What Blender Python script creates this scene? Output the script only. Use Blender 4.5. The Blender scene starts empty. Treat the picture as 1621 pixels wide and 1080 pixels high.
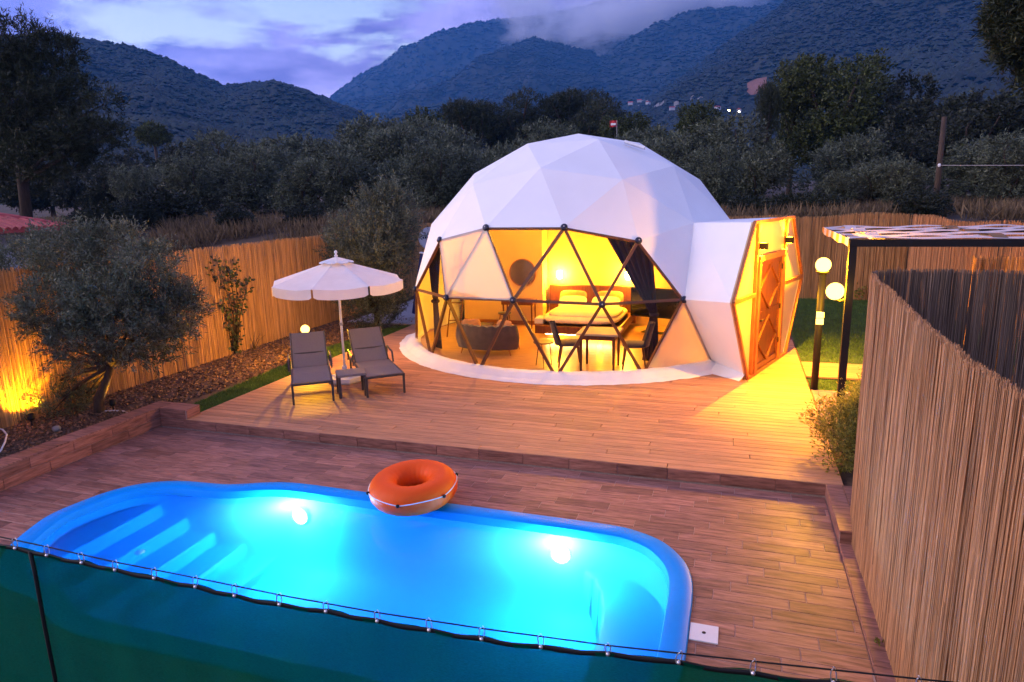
import bpy, math, random
import numpy as np
from mathutils import Vector, Matrix, noise
S = bpy.context.scene
R = math.radians
random.seed(7); RNG = np.random.default_rng(7)

# ------------------------------------------------------------------ camera
FPX, PITCH, ROLL, YAW, CH = 1068.44, .21216, -.023678, -.3225, 3.2
def cam_axes():
    cp, sp, cy, sy = math.cos(PITCH), math.sin(PITCH), math.cos(YAW), math.sin(YAW)
    fw = Vector((sy*cp, cy*cp, -sp)); rt = Vector((cy, -sy, 0)); up = rt.cross(fw)
    return fw, rt*math.cos(ROLL)+up*math.sin(ROLL), up*math.cos(ROLL)-rt*math.sin(ROLL)
FW, RT, UP = cam_axes()
cd = bpy.data.cameras.new('camera'); cam = bpy.data.objects.new('camera', cd); S.collection.objects.link(cam)
cd.sensor_fit = 'HORIZONTAL'; cd.sensor_width = 36; cd.lens = FPX/1621*36; cd.clip_start = .05; cd.clip_end = 20000
cam.matrix_world = Matrix(((RT.x, UP.x, -FW.x, 0), (RT.y, UP.y, -FW.y, 0), (RT.z, UP.z, -FW.z, CH), (0, 0, 0, 1)))
S.camera = cam
# ------------------------------------------------------------------ sky
W = bpy.data.worlds.new('World'); S.world = W; W.use_nodes = True
wt = W.node_tree; wn = wt.nodes; wl = wt.links; wn.clear()
def N(t, **kw):
    n = wn.new(t)
    for k, v in kw.items():
        if k.startswith('i_'): n.inputs[int(k[2:])].default_value = v
        else: setattr(n, k, v)
    return n
def L(a, i, b, j): wl.new(a.outputs[i], b.inputs[j])
tc = N('ShaderNodeTexCoord'); sx = N('ShaderNodeSeparateXYZ'); L(tc, 'Generated', sx, 0)
zc = N('ShaderNodeMath', operation='MAXIMUM', i_1=0.0); L(sx, 2, zc, 0)
za = N('ShaderNodeMath', operation='ADD', i_1=.16); L(zc, 0, za, 0)
ux = N('ShaderNodeMath', operation='DIVIDE'); L(sx, 0, ux, 0); L(za, 0, ux, 1)
uy = N('ShaderNodeMath', operation='DIVIDE'); L(sx, 1, uy, 0); L(za, 0, uy, 1)
cx = N('ShaderNodeCombineXYZ'); L(ux, 0, cx, 0); L(uy, 0, cx, 1); cx.inputs[2].default_value = 3.1
n1 = N('ShaderNodeTexNoise'); n1.inputs['Scale'].default_value = 1.5; n1.inputs['Detail'].default_value = 11; n1.inputs['Roughness'].default_value = .6; n1.inputs['Distortion'].default_value = .25
L(cx, 0, n1, 'Vector')
r1 = N('ShaderNodeValToRGB'); L(n1, 0, r1, 0)                      # cloud cover
r1.color_ramp.elements[0].position = .415; r1.color_ramp.elements[1].position = .505
n2 = N('ShaderNodeTexNoise'); n2.inputs['Scale'].default_value = 2.6; n2.inputs['Detail'].default_value = 8; n2.inputs['Roughness'].default_value = .55
L(cx, 0, n2, 'Vector')
r2 = N('ShaderNodeValToRGB'); L(n2, 0, r2, 0)                      # cloud body colour
r2.color_ramp.elements[0].position = .32; r2.color_ramp.elements[0].color = (.12, .105, .32, 1)
r2.color_ramp.elements[1].position = .72; r2.color_ramp.elements[1].color = (.40, .36, .76, 1)
SUN_EL, SUN_AZ = R(24), R(-105)                                      # azimuth from +y towards +x
sky = N('ShaderNodeTexSky'); sky.sky_type = 'NISHITA'; sky.sun_disc = False
sky.sun_elevation = SUN_EL; sky.sun_rotation = SUN_AZ; sky.air_density = 1.2; sky.dust_density = 2.0; sky.ozone_density = 3
tint = N('ShaderNodeMix', data_type='RGBA', blend_type='MULTIPLY'); tint.inputs[0].default_value = 1; L(sky, 0, tint, 6); tint.inputs[7].default_value = (1.3, 1.06, .98, 1)
b1 = N('ShaderNodeBackground'); b1.inputs[1].default_value = .15; L(tint, 2, b1, 0)
b2 = N('ShaderNodeBackground'); b2.inputs[1].default_value = .95; L(r2, 0, b2, 0)
mx = N('ShaderNodeMixShader'); L(r1, 0, mx, 0); L(b1, 0, mx, 1); L(b2, 0, mx, 2)
wo = N('ShaderNodeOutputWorld'); L(mx, 0, wo, 0)
# ------------------------------------------------------------------ sun (after sunset: weak, very soft)
sl = bpy.data.lights.new('sun', 'SUN'); sl.energy = .62; sl.angle = R(50); sl.color = (.70, .70, 1.0)
so = bpy.data.objects.new('sun', sl); S.collection.objects.link(so)
sd = Vector((math.cos(SUN_EL)*math.sin(SUN_AZ), math.cos(SUN_EL)*math.cos(SUN_AZ), math.sin(SUN_EL)))
so.rotation_euler = sd.to_track_quat('Z', 'Y').to_euler(); so.location = (-20, -5, 30)
# ------------------------------------------------------------------ colour management and sampling
vs = S.view_settings; vs.view_transform = 'Standard'; vs.look = 'None'; vs.exposure = 1.12; vs.gamma = 1.0; vs.use_curve_mapping = False
S.cycles.use_denoising = True; S.cycles.max_bounces = 10; S.cycles.diffuse_bounces = 3; S.cycles.transparent_max_bounces = 24
S.cycles.volume_bounces = 8; S.cycles.sample_clamp_indirect = 6; S.cycles.caustics_reflective = False; S.cycles.caustics_refractive = False
S.cycles.volume_step_rate = 1.0; S.cycles.volume_max_steps = 64

# ------------------------------------------------------------------ helpers
COL = S.collection
def pix(u, v):
    return FW + RT*((u-810.5)/FPX) + UP*((540-v)/FPX)
def on_z(u, v, z): d = pix(u, v); return Vector((0, 0, CH))+d*((z-CH)/d.z)
def on_y(u, v, y): d = pix(u, v); return Vector((0, 0, CH))+d*(y/d.y)
def on_x(u, v, x): d = pix(u, v); return Vector((0, 0, CH))+d*(x/d.x)
def at_range(u, v, r): d = pix(u, v); return Vector((0, 0, CH))+d*(r/math.hypot(d.x, d.y))
def tag(o, label=None, cat=None, group=None, kind=None):
    for k, v in (('label', label), ('category', cat), ('group', group), ('kind', kind)):
        if v: o[k] = v
    return o
def empty(name, loc=(0, 0, 0), rz=0, label=None, cat=None, group=None):
    o = bpy.data.objects.new(name, None); COL.objects.link(o); o.location = loc; o.rotation_euler[2] = rz; o.empty_display_size = .1
    return tag(o, label, cat, group)
def link_mesh(name, me, mat, parent=None, smooth=False):
    if mat is not None and not me.materials:
        for m in (mat if isinstance(mat, (list, tuple)) else [mat]): me.materials.append(m)
    if smooth: me.polygons.foreach_set('use_smooth', [True]*len(me.polygons))
    o = bpy.data.objects.new(name, me); COL.objects.link(o); o.parent = parent
    return o
def copy_tree(o, parent=None):
    c = o.copy(); COL.objects.link(c); c.parent = parent
    for ch in o.children: copy_tree(ch, c)
    return c
class MB:
    def __init__(s): s.v = []; s.f = []; s.m = []; s.mi = 0
    def add(s, vs, fs):
        b = len(s.v); s.v += [tuple(p) for p in vs]
        for f in fs: s.f.append([b+i for i in f]); s.m.append(s.mi)
    def box(s, x0, x1, y0, y1, z0, z1, bev=0, M=None):
        if bev:
            b = bev
            vs = [(x, y, z) for z, i in ((z0, 0), (z1-b, 0), (z1, b)) for x, y in ((x0+i, y0+i), (x1-i, y0+i), (x1-i, y1-i), (x0+i, y1-i))]
            fs = [(3, 2, 1, 0), (8, 9, 10, 11)]+[(k*4+i, k*4+(i+1) % 4, k*4+4+(i+1) % 4, k*4+4+i) for k in (0, 1) for i in range(4)]
        else:
            vs = [(x, y, z) for z in (z0, z1) for x, y in ((x0, y0), (x1, y0), (x1, y1), (x0, y1))]
            fs = [(3, 2, 1, 0), (4, 5, 6, 7)]+[(i, (i+1) % 4, 4+(i+1) % 4, 4+i) for i in range(4)]
        if M is not None: vs = [M @ Vector(p) for p in vs]
        s.add(vs, fs); return s
    def tube(s, pts, r, n=8, caps=True, up=None):
        pts = [Vector(p) for p in pts]; rs = r if isinstance(r, (list, tuple)) else [r]*len(pts)
        vs = []; prev = None
        for i, p in enumerate(pts):
            t = (pts[min(i+1, len(pts)-1)]-pts[max(i-1, 0)]).normalized()
            if prev is None:
                a = Vector(up) if up else (Vector((0, 0, 1)) if abs(t.z) < .9 else Vector((1, 0, 0)))
            else: a = prev
            u = (a-t*a.dot(t)); u = u.normalized() if u.length > 1e-6 else t.orthogonal().normalized()
            prev = u; w = t.cross(u); off = math.pi/4 if n == 4 else 0
            for k in range(n):
                an = 2*math.pi*k/n+off; vs.append(p+(u*math.cos(an)+w*math.sin(an))*rs[i])
        m = len(pts)
        fs = [(i*n+k, i*n+(k+1) % n, (i+1)*n+(k+1) % n, (i+1)*n+k) for i in range(m-1) for k in range(n)]
        if caps: fs += [tuple(range(n))[::-1], tuple(range((m-1)*n, m*n))]
        s.add(vs, fs); return s
    def lathe(s, prof, n=24, c=(0, 0, 0), M=None):
        vs = [(r*math.cos(2*math.pi*k/n), r*math.sin(2*math.pi*k/n), z) for r, z in prof for k in range(n)]
        m = len(prof); fs = [(i*n+k, i*n+(k+1) % n, (i+1)*n+(k+1) % n, (i+1)*n+k) for i in range(m-1) for k in range(n)]
        if prof[0][0] > 1e-4: fs.append(tuple(range(n))[::-1])
        if prof[-1][0] > 1e-4: fs.append(tuple(range((m-1)*n, m*n)))
        vs = [(M @ Vector(p) if M is not None else Vector(p))+Vector(c) for p in vs]
        s.add(vs, fs); return s
    def prism(s, poly, z0, z1):
        n = len(poly); vs = [(x, y, z0) for x, y in poly]+[(x, y, z1) for x, y in poly]
        s.add(vs, [tuple(range(n))[::-1], tuple(range(n, 2*n))]+[(i, (i+1) % n, n+(i+1) % n, n+i) for i in range(n)]); return s
    def plate(s, poly3, th):
        """a flat 3D polygon with thickness th behind it"""
        p = [Vector(q) for q in poly3]; n = len(p); nr = Vector((0, 0, 0))
        for i in range(n): nr += (p[i]-p[0]).cross(p[(i+1) % n]-p[0])
        nr.normalize(); q = [a-nr*th for a in p]
        s.add(p+q, [tuple(range(n)), tuple(range(n, 2*n))[::-1]]+[(i, n+i, n+(i+1) % n, (i+1) % n) for i in range(n)]); return s
    def mesh(s, name, off=None):
        me = bpy.data.meshes.new(name)
        v = s.v if off is None else [(a-off[0], b-off[1], c-off[2]) for a, b, c in s.v]
        me.from_pydata(v, [], s.f); me.update()
        if any(s.m): me.polygons.foreach_set('material_index', s.m)
        return me
    def build(s, name, mat, parent=None, smooth=False, world=True):
        off = parent.matrix_basis.translation if (parent is not None and world) else None
        if off is not None and parent.parent is not None: off = off+parent.parent.matrix_basis.translation
        return link_mesh(name, s.mesh(name, off), mat, parent, smooth)
def np_mesh(name, V, F):
    """V (n,3) float, F (m,k) int arrays to a mesh, quickly"""
    me = bpy.data.meshes.new(name); m, k = F.shape
    me.vertices.add(len(V)); me.vertices.foreach_set('co', np.ascontiguousarray(V, dtype=np.float32).ravel())
    me.loops.add(m*k); me.loops.foreach_set('vertex_index', np.ascontiguousarray(F, dtype=np.int32).ravel())
    me.polygons.add(m); me.polygons.foreach_set('loop_start', np.arange(0, m*k, k, dtype=np.int32))
    me.update(calc_edges=True); me.validate(); return me

# ------------------------------------------------------------------ materials
def mat_nodes(name):
    m = bpy.data.materials.new(name); m.use_nodes = True; nt = m.node_tree
    return m, nt, nt.nodes, nt.links, nt.nodes['Principled BSDF'], nt.nodes['Material Output']
def pm(name, col, rough=.6, var=.2, scale=6, stretch=(1, 1, 1), bump=0, bscale=None, island=0, objrand=0, metal=0, spec=.4, transl=0, emit=None, estr=0, col2=None, sheen=0):
    """colour with noise variation, per-island or per-object variation, bump"""
    m, nt, n, l, bs, out = mat_nodes(name)
    bs.inputs['Roughness'].default_value = rough; bs.inputs['Metallic'].default_value = metal; bs.inputs['Specular IOR Level'].default_value = spec
    if sheen: bs.inputs['Sheen Weight'].default_value = sheen
    t = n.new('ShaderNodeTexCoord'); vec = t.outputs['Object']
    oi = n.new('ShaderNodeObjectInfo')
    if objrand:
        mu = n.new('ShaderNodeMath'); mu.operation = 'MULTIPLY'; mu.inputs[1].default_value = 53.7; l.new(oi.outputs['Random'], mu.inputs[0])
        av = n.new('ShaderNodeVectorMath'); av.operation = 'ADD'; l.new(vec, av.inputs[0]); l.new(mu.outputs[0], av.inputs[1]); vec = av.outputs[0]
    mp = n.new('ShaderNodeMapping'); mp.inputs['Scale'].default_value = stretch; l.new(vec, mp.inputs[0]); vec = mp.outputs[0]
    nz = n.new('ShaderNodeTexNoise'); nz.inputs['Scale'].default_value = scale; nz.inputs['Detail'].default_value = 6; nz.inputs['Roughness'].default_value = .62; l.new(vec, nz.inputs['Vector'])
    rp = n.new('ShaderNodeValToRGB'); l.new(nz.outputs[0], rp.inputs[0])
    c = Vector(col); c2 = Vector(col2) if col2 else c*(1+var)
    rp.color_ramp.elements[0].position = .3; rp.color_ramp.elements[0].color = (*(c*(1-var)), 1)
    rp.color_ramp.elements[1].position = .72; rp.color_ramp.elements[1].color = (*c2, 1)
    cs = rp.outputs[0]
    def mulv(cs, src, amt):
        mr = n.new('ShaderNodeMapRange'); mr.inputs[3].default_value = 1-amt; mr.inputs[4].default_value = 1+amt; l.new(src, mr.inputs[0])
        mm = n.new('ShaderNodeVectorMath'); mm.operation = 'SCALE'; l.new(cs, mm.inputs[0]); l.new(mr.outputs[0], mm.inputs['Scale']); return mm.outputs[0]
    if island:
        g = n.new('ShaderNodeNewGeometry'); cs = mulv(cs, g.outputs['Random Per Island'], island)
    if objrand: cs = mulv(cs, oi.outputs['Random'], objrand)
    l.new(cs, bs.inputs['Base Color'])
    if bump:
        nb = n.new('ShaderNodeTexNoise'); nb.inputs['Scale'].default_value = bscale or scale*3; nb.inputs['Detail'].default_value = 5; l.new(vec, nb.inputs['Vector'])
        bp = n.new('ShaderNodeBump'); bp.inputs['Strength'].default_value = bump; bp.inputs['Distance'].default_value = .01; l.new(nb.outputs[0], bp.inputs['Height']); l.new(bp.outputs[0], bs.inputs['Normal'])
    if emit: bs.inputs['Emission Color'].default_value = (*emit, 1); bs.inputs['Emission Strength'].default_value = estr
    if transl:
        tr = n.new('ShaderNodeBsdfTranslucent'); l.new(cs, tr.inputs[0]); ms = n.new('ShaderNodeMixShader'); ms.inputs[0].default_value = transl
        l.new(bs.outputs[0], ms.inputs[1]); l.new(tr.outputs[0], ms.inputs[2]); l.new(ms.outputs[0], out.inputs[0])
    return m
def film(name, tintc, opac, white=(.8, .8, .8), gloss=1.0):
    """clear or milky sheet: transparent + diffuse + fresnel gloss"""
    m, nt, n, l, bs, out = mat_nodes(name); n.remove(bs)
    tr = n.new('ShaderNodeBsdfTransparent'); tr.inputs[0].default_value = (*tintc, 1)
    df = n.new('ShaderNodeBsdfDiffuse'); df.inputs[0].default_value = (*white, 1)
    tl = n.new('ShaderNodeBsdfTranslucent'); tl.inputs[0].default_value = (*white, 1)
    m1 = n.new('ShaderNodeMixShader'); m1.inputs[0].default_value = .5; l.new(df.outputs[0], m1.inputs[1]); l.new(tl.outputs[0], m1.inputs[2])
    m2 = n.new('ShaderNodeMixShader'); m2.inputs[0].default_value = opac; l.new(tr.outputs[0], m2.inputs[1]); l.new(m1.outputs[0], m2.inputs[2])
    gl = n.new('ShaderNodeBsdfGlossy'); gl.inputs['Roughness'].default_value = .06
    nb = n.new('ShaderNodeTexNoise'); nb.inputs['Scale'].default_value = 2.0; bp = n.new('ShaderNodeBump'); bp.inputs['Strength'].default_value = .15; bp.inputs['Distance'].default_value = .02; l.new(nb.outputs[0], bp.inputs['Height']); l.new(bp.outputs[0], gl.inputs['Normal'])
    fr = n.new('ShaderNodeFresnel'); fr.inputs[0].default_value = 1.45
    mu = n.new('ShaderNodeMath'); mu.operation = 'MULTIPLY'; mu.inputs[1].default_value = gloss; l.new(fr.outputs[0], mu.inputs[0])
    m3 = n.new('ShaderNodeMixShader'); l.new(mu.outputs[0], m3.inputs[0]); l.new(m2.outputs[0], m3.inputs[1]); l.new(gl.outputs[0], m3.inputs[2]); l.new(m3.outputs[0], out.inputs[0])
    return m
def glow(name, col, st, clear=0):
    m, nt, n, l, bs, out = mat_nodes(name); n.remove(bs)
    e = n.new('ShaderNodeEmission'); e.inputs[0].default_value = (*col, 1); e.inputs[1].default_value = st; l.new(e.outputs[0], out.inputs[0])
    if clear:                                                    # thin glass that also lets the bulb's light out
        tr = n.new('ShaderNodeBsdfTransparent'); ms = n.new('ShaderNodeMixShader'); ms.inputs[0].default_value = clear; l.new(e.outputs[0], ms.inputs[1]); l.new(tr.outputs[0], ms.inputs[2]); l.new(ms.outputs[0], out.inputs[0])
    return m
WARM = (1.0, .43, .008); AMBER = (1.0, .41, .003)
M = {}
M['deck'] = pm('deck_wood', (.46, .215, .105), .62, .35, 3.2, (.7, 9, 9), .35, 5, objrand=.16)
M['tile'] = pm('wood_tile', (.31, .125, .085), .5, .55, 3.0, (1.3, 11, 4), .12, 6, objrand=.26, col2=(.45, .205, .145), spec=.25)
M['grout'] = pm('grout', (.42, .30, .25), .9, .25, 20)
M['cover'] = pm('tent_fabric', (.80, .80, .80), .62, .03, 1.3, bump=.25, bscale=2.2, spec=.3)
M['apron'] = pm('apron_fabric', (.78, .77, .77), .6, .06, 3, bump=.5, bscale=5, spec=.3)
M['strut'] = pm('brown_strut', (.16, .065, .03), .45, .2, 6)
M['hub'] = pm('dark_hub', (.03, .035, .06), .35, .2, 8, metal=.6)
M['wood'] = pm('carved_wood', (.14, .042, .012), .4, .35, 3, (6, 6, .8), .1, 8)
M['trim'] = pm('frame_wood', (.34, .12, .035), .45, .25, 5)
M['cream'] = pm('cream_panel', (.64, .48, .25), .6, .06, 4)
M['clear'] = film('clear_film', (.97, .97, .97), .0, gloss=.4)
M['milky'] = film('milky_film', (1, .98, .96), .46, (.85, .80, .80))  # white mixed in, so these panes are half opaque
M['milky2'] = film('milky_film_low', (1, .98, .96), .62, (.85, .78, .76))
M['black'] = pm('black_metal', (.009, .009, .010), .6, .2, 10, spec=.2)
M['charcoal'] = pm('charcoal_frame', (.05, .045, .045), .45, .2, 10)
M['sling'] = pm('taupe_mesh_fabric', (.19, .165, .17), .7, .12, 60, bump=.4, bscale=300)
M['white'] = pm('white_paint', (.78, .78, .78), .45, .05, 5)
M['canopy'] = pm('canopy_fabric', (.80, .80, .80), .7, .05, 4, transl=.25, bump=.15, bscale=30)
M['reed'] = pm('reed_tan', (.43, .205, .088), .75, .25, 9, (4, 4, .5), .4, 14, island=.40)
M['reedg'] = pm('reed_gold', (.46, .25, .10), .75, .3, 3, (4, 4, .35), .4, 14, island=.35)
M['reedd'] = pm('reed_dark', (.17, .12, .085), .8, .35, 3, (4, 4, .35), .4, 14, island=.4)  # darker reed tone for the screen turning off at the corner
M['reedtop'] = pm('reed_binding', (.22, .14, .08), .8, .3, 20)
M['shell'] = pm('pool_shell', (.01, .36, .86), .6, .06, 1.2, spec=.1)
M['rim'] = pm('pool_rim', (.0, .30, .88), .35, .06, 2, spec=.12)
M['soil'] = pm('dark_soil', (.085, .05, .032), .95, .5, 4, bump=1, bscale=22, col2=(.15, .085, .05))
M['dry'] = pm('dry_ground', (.05, .034, .02), .95, .4, .35, bump=1, bscale=6, col2=(.10, .066, .038))
M['chip'] = pm('leaf_litter', (.20, .11, .06), .85, .3, 3, island=.6)
M['grass'] = pm('grass_blades', (.08, .16, .03), .7, .3, 3, island=.4, transl=.3)
M['drygrass'] = pm('dry_grass_blades', (.17, .115, .06), .8, .3, 3, island=.4, transl=.3)
M['bark'] = pm('bark', (.06, .04, .028), .9, .35, 4, (6, 6, 1), 1, 10)
M['olive'] = pm('olive_leaves', (.055, .072, .036), .6, .5, .9, island=.65, transl=.25, col2=(.16, .185, .115))
M['oliven'] = pm('garden_olive_leaves', (.085, .105, .055), .5, .45, 2.2, island=.5, transl=.3, col2=(.17, .19, .125))
M['broad'] = pm('broad_leaves', (.03, .048, .010), .55, .5, .8, island=.6, transl=.25, col2=(.095, .115, .03))
M['pine'] = pm('pine_needles', (.018, .028, .009), .6, .3, 2, island=.5, transl=.15, col2=(.034, .046, .015))
M['dark'] = pm('dark_leaves', (.02, .031, .014), .6, .5, .8, island=.6, transl=.2, col2=(.042, .052, .03))
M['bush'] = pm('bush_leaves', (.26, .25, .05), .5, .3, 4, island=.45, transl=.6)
M['forest'] = pm('forest_crowns', (.008, .015, .007), .85, .4, .012, island=.5, col2=(.026, .036, .018))
M['hill'] = pm('hill_scrub', (.022, .032, .018), .95, .4, .03, bump=1, bscale=.2, col2=(.05, .054, .04))
M['rock'] = pm('grey_rock', (.23, .21, .19), .9, .35, .05, bump=1, bscale=.3)
M['earth'] = pm('bare_earth', (.24, .11, .075), .95, .3, .05)
M['orange'] = pm('orange_vinyl', (.95, .105, .002), .5, .03, 4, spec=.25, transl=.12)
M['rope'] = pm('white_rope', (.75, .72, .70), .7, .1, 60)
M['concrete'] = pm('concrete', (.36, .34, .33), .85, .15, 8, bump=.4)
M['brick'] = pm('pink_paver', (.30, .17, .15), .8, .25, 6, objrand=.2)
M['rtile'] = pm('red_roof_tile', (.40, .06, .055), .6, .3, 6, objrand=.2)
M['plaster'] = pm('white_plaster', (.45, .46, .50), .85, .08, 3)
M['green'] = None
M['redcloth'] = pm('red_cloth', (.5, .02, .03), .7, .1, 6)

def foliage_mesh(name, P, D, ln, wd, droop=0.0):
    """one diamond-shaped leaf per row of P, pointing along D"""
    n = len(P); D = D/np.maximum(np.linalg.norm(D, axis=1, keepdims=True), 1e-6)
    A = RNG.normal(size=(n, 3)); Wv = np.cross(D, A); Wv /= np.maximum(np.linalg.norm(Wv, axis=1, keepdims=True), 1e-6)
    l = (ln*RNG.uniform(.65, 1.35, n))[:, None]; w = (wd*RNG.uniform(.7, 1.3, n))[:, None]
    tip = P+D*l; tip[:, 2] -= droop*l[:, 0]; mid = P+D*l*.45
    V = np.stack([P, mid+Wv*w*.5, tip, mid-Wv*w*.5], 1).reshape(-1, 3)
    return np_mesh(name, V, np.arange(4*n).reshape(n, 4))
def unit(n):
    v = RNG.normal(size=(n, 3)); return v/np.linalg.norm(v, axis=1, keepdims=True)
def crown_leaves(lobes, ntw, per, twl, up=.35, fill=.45):
    """twigs spread over and inside ellipsoid lobes (c, r); returns leaf points and directions"""
    vol = np.array([r[0]*r[1]*r[2] for c, r in lobes])**.72; k = RNG.choice(len(lobes), ntw, p=vol/vol.sum())
    C = np.array([l[0] for l in lobes])[k]; Rr = np.array([l[1] for l in lobes])[k]
    d = unit(ntw); rad = np.maximum(RNG.uniform(0, 1, ntw), RNG.uniform(0, 1, ntw))**fill
    base = C+d*Rr*rad[:, None]; td = d*.9+unit(ntw)*.55+np.array([0, 0, up]); td /= np.linalg.norm(td, axis=1, keepdims=True)
    tl = twl*RNG.uniform(.5, 1.3, ntw)
    t = RNG.uniform(0, 1, (ntw, per)); P = base[:, None]+td[:, None]*(t*tl[:, None])[..., None]+RNG.normal(size=(ntw, per, 3))*twl*.09
    D = td[:, None]*.75+RNG.normal(size=(ntw, per, 3))*.62
    return P.reshape(-1, 3), D.reshape(-1, 3)
def limbs(mb, base, lobes, r0, zsplit):
    """tapered trunk with a limb to each lobe"""
    base = Vector(base); top = Vector((base.x+random.uniform(-.1, .1), base.y+random.uniform(-.1, .1), zsplit))
    mb.tube([base-Vector((0, 0, .25)), base.lerp(top, .5)+Vector((random.uniform(-.08, .08), random.uniform(-.08, .08), 0)), top], [r0*1.25, r0, r0*.85], 8)
    for c, r in lobes:
        c = Vector(c); m = top.lerp(c, .5)+Vector((random.uniform(-.15, .15), random.uniform(-.15, .15), random.uniform(0, .2)))*r[0]
        mb.tube([top-Vector((0, 0, .1)), m, c, c+Vector((random.uniform(-.4, .4)*r[0], random.uniform(-.4, .4)*r[1], r[2]*.6))], [r0*.62, r0*.4, r0*.22, r0*.06], 6)
def tree_proto(name, lobes, base, r0, zsplit, leafmat, ntw, per, twl, ln, wd, up=.35, fill=.45, droop=0):
    """meshes of one tree kind: (trunk mesh, crown mesh), built round the origin"""
    mb = MB(); limbs(mb, base, lobes, r0, zsplit); tm = mb.mesh(name+'_trunk'); tm.materials.append(M['bark'])
    tm.polygons.foreach_set('use_smooth', [True]*len(tm.polygons))
    P, D = crown_leaves(lobes, ntw, per, twl, up, fill); cm = foliage_mesh(name+'_crown', P, D, ln, wd, droop); cm.materials.append(leafmat)
    return tm, cm
def plant_tree(name, proto, loc, rz, sc, label, cat='tree', group=None):
    e = empty(name, loc, rz, label, cat, group); e.scale = (sc, sc, sc) if not isinstance(sc, tuple) else sc
    link_mesh('trunk', proto[0], None, e); link_mesh('crown', proto[1], None, e); return e

# ================================================================== LAND
def sstep(a, b, x): t = min(1, max(0, (x-a)/(b-a))); return t*t*(3-2*t)
def ground_z(x, y):
    if -10.9 < x < 7.6 and y < 22.4: return -.05
    z = 2.15*sstep(13.5, 21.5, y) if x <= -10.9 else 2.15
    z += .9*sstep(24, 60, y)+.012*max(0, y-60)
    if y > 22.4: z += .18*noise.noise(Vector((x*.12, y*.12, 0)))
    return z
xs = sorted(set(np.round(np.concatenate([np.linspace(-900, -80, 24), np.linspace(-80, -12, 50), np.linspace(-11.5, 8, 80), [-10.9, -10.85, 7.55, 7.6, -8.46, -8.38, 1.08, 1.16], np.linspace(8.5, 60, 45), np.linspace(62, 700, 24)]), 3)))
ys = sorted(set(np.round(np.concatenate([np.linspace(-40, 1, 12), np.linspace(1.4, 22, 84), [2.0, 2.1, 7.82, 7.9, 22.35, 22.42], np.linspace(22.6, 80, 90), np.linspace(82, 1200, 40)]), 3)))
V = []
for y in ys:
    for x in xs:
        z = ground_z(x, y)
        if -8.40 < x < 1.10 and 2.05 < y < 7.86: z = -1.9
        elif x > 1.1 and y < 7.3: z = -.2
        V.append((x, y, z))
nx = len(xs); F = np.array([(j*nx+i, j*nx+i+1, (j+1)*nx+i+1, (j+1)*nx+i) for j in range(len(ys)-1) for i in range(nx-1)])
me = np_mesh('ground', np.array(V), F); me.materials.append(M['soil']); me.materials.append(M['dry'])
cen = np.array([V[f[0]] for f in F]); mi = ((cen[:, 1] > 22.3) | (cen[:, 0] < -10.95) | (cen[:, 0] > 7.5)).astype(np.int32); me.polygons.foreach_set('material_index', mi)
tag(link_mesh('ground', me, None, smooth=True), kind='structure', label='bare brown soil and dry grass ground')

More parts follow.
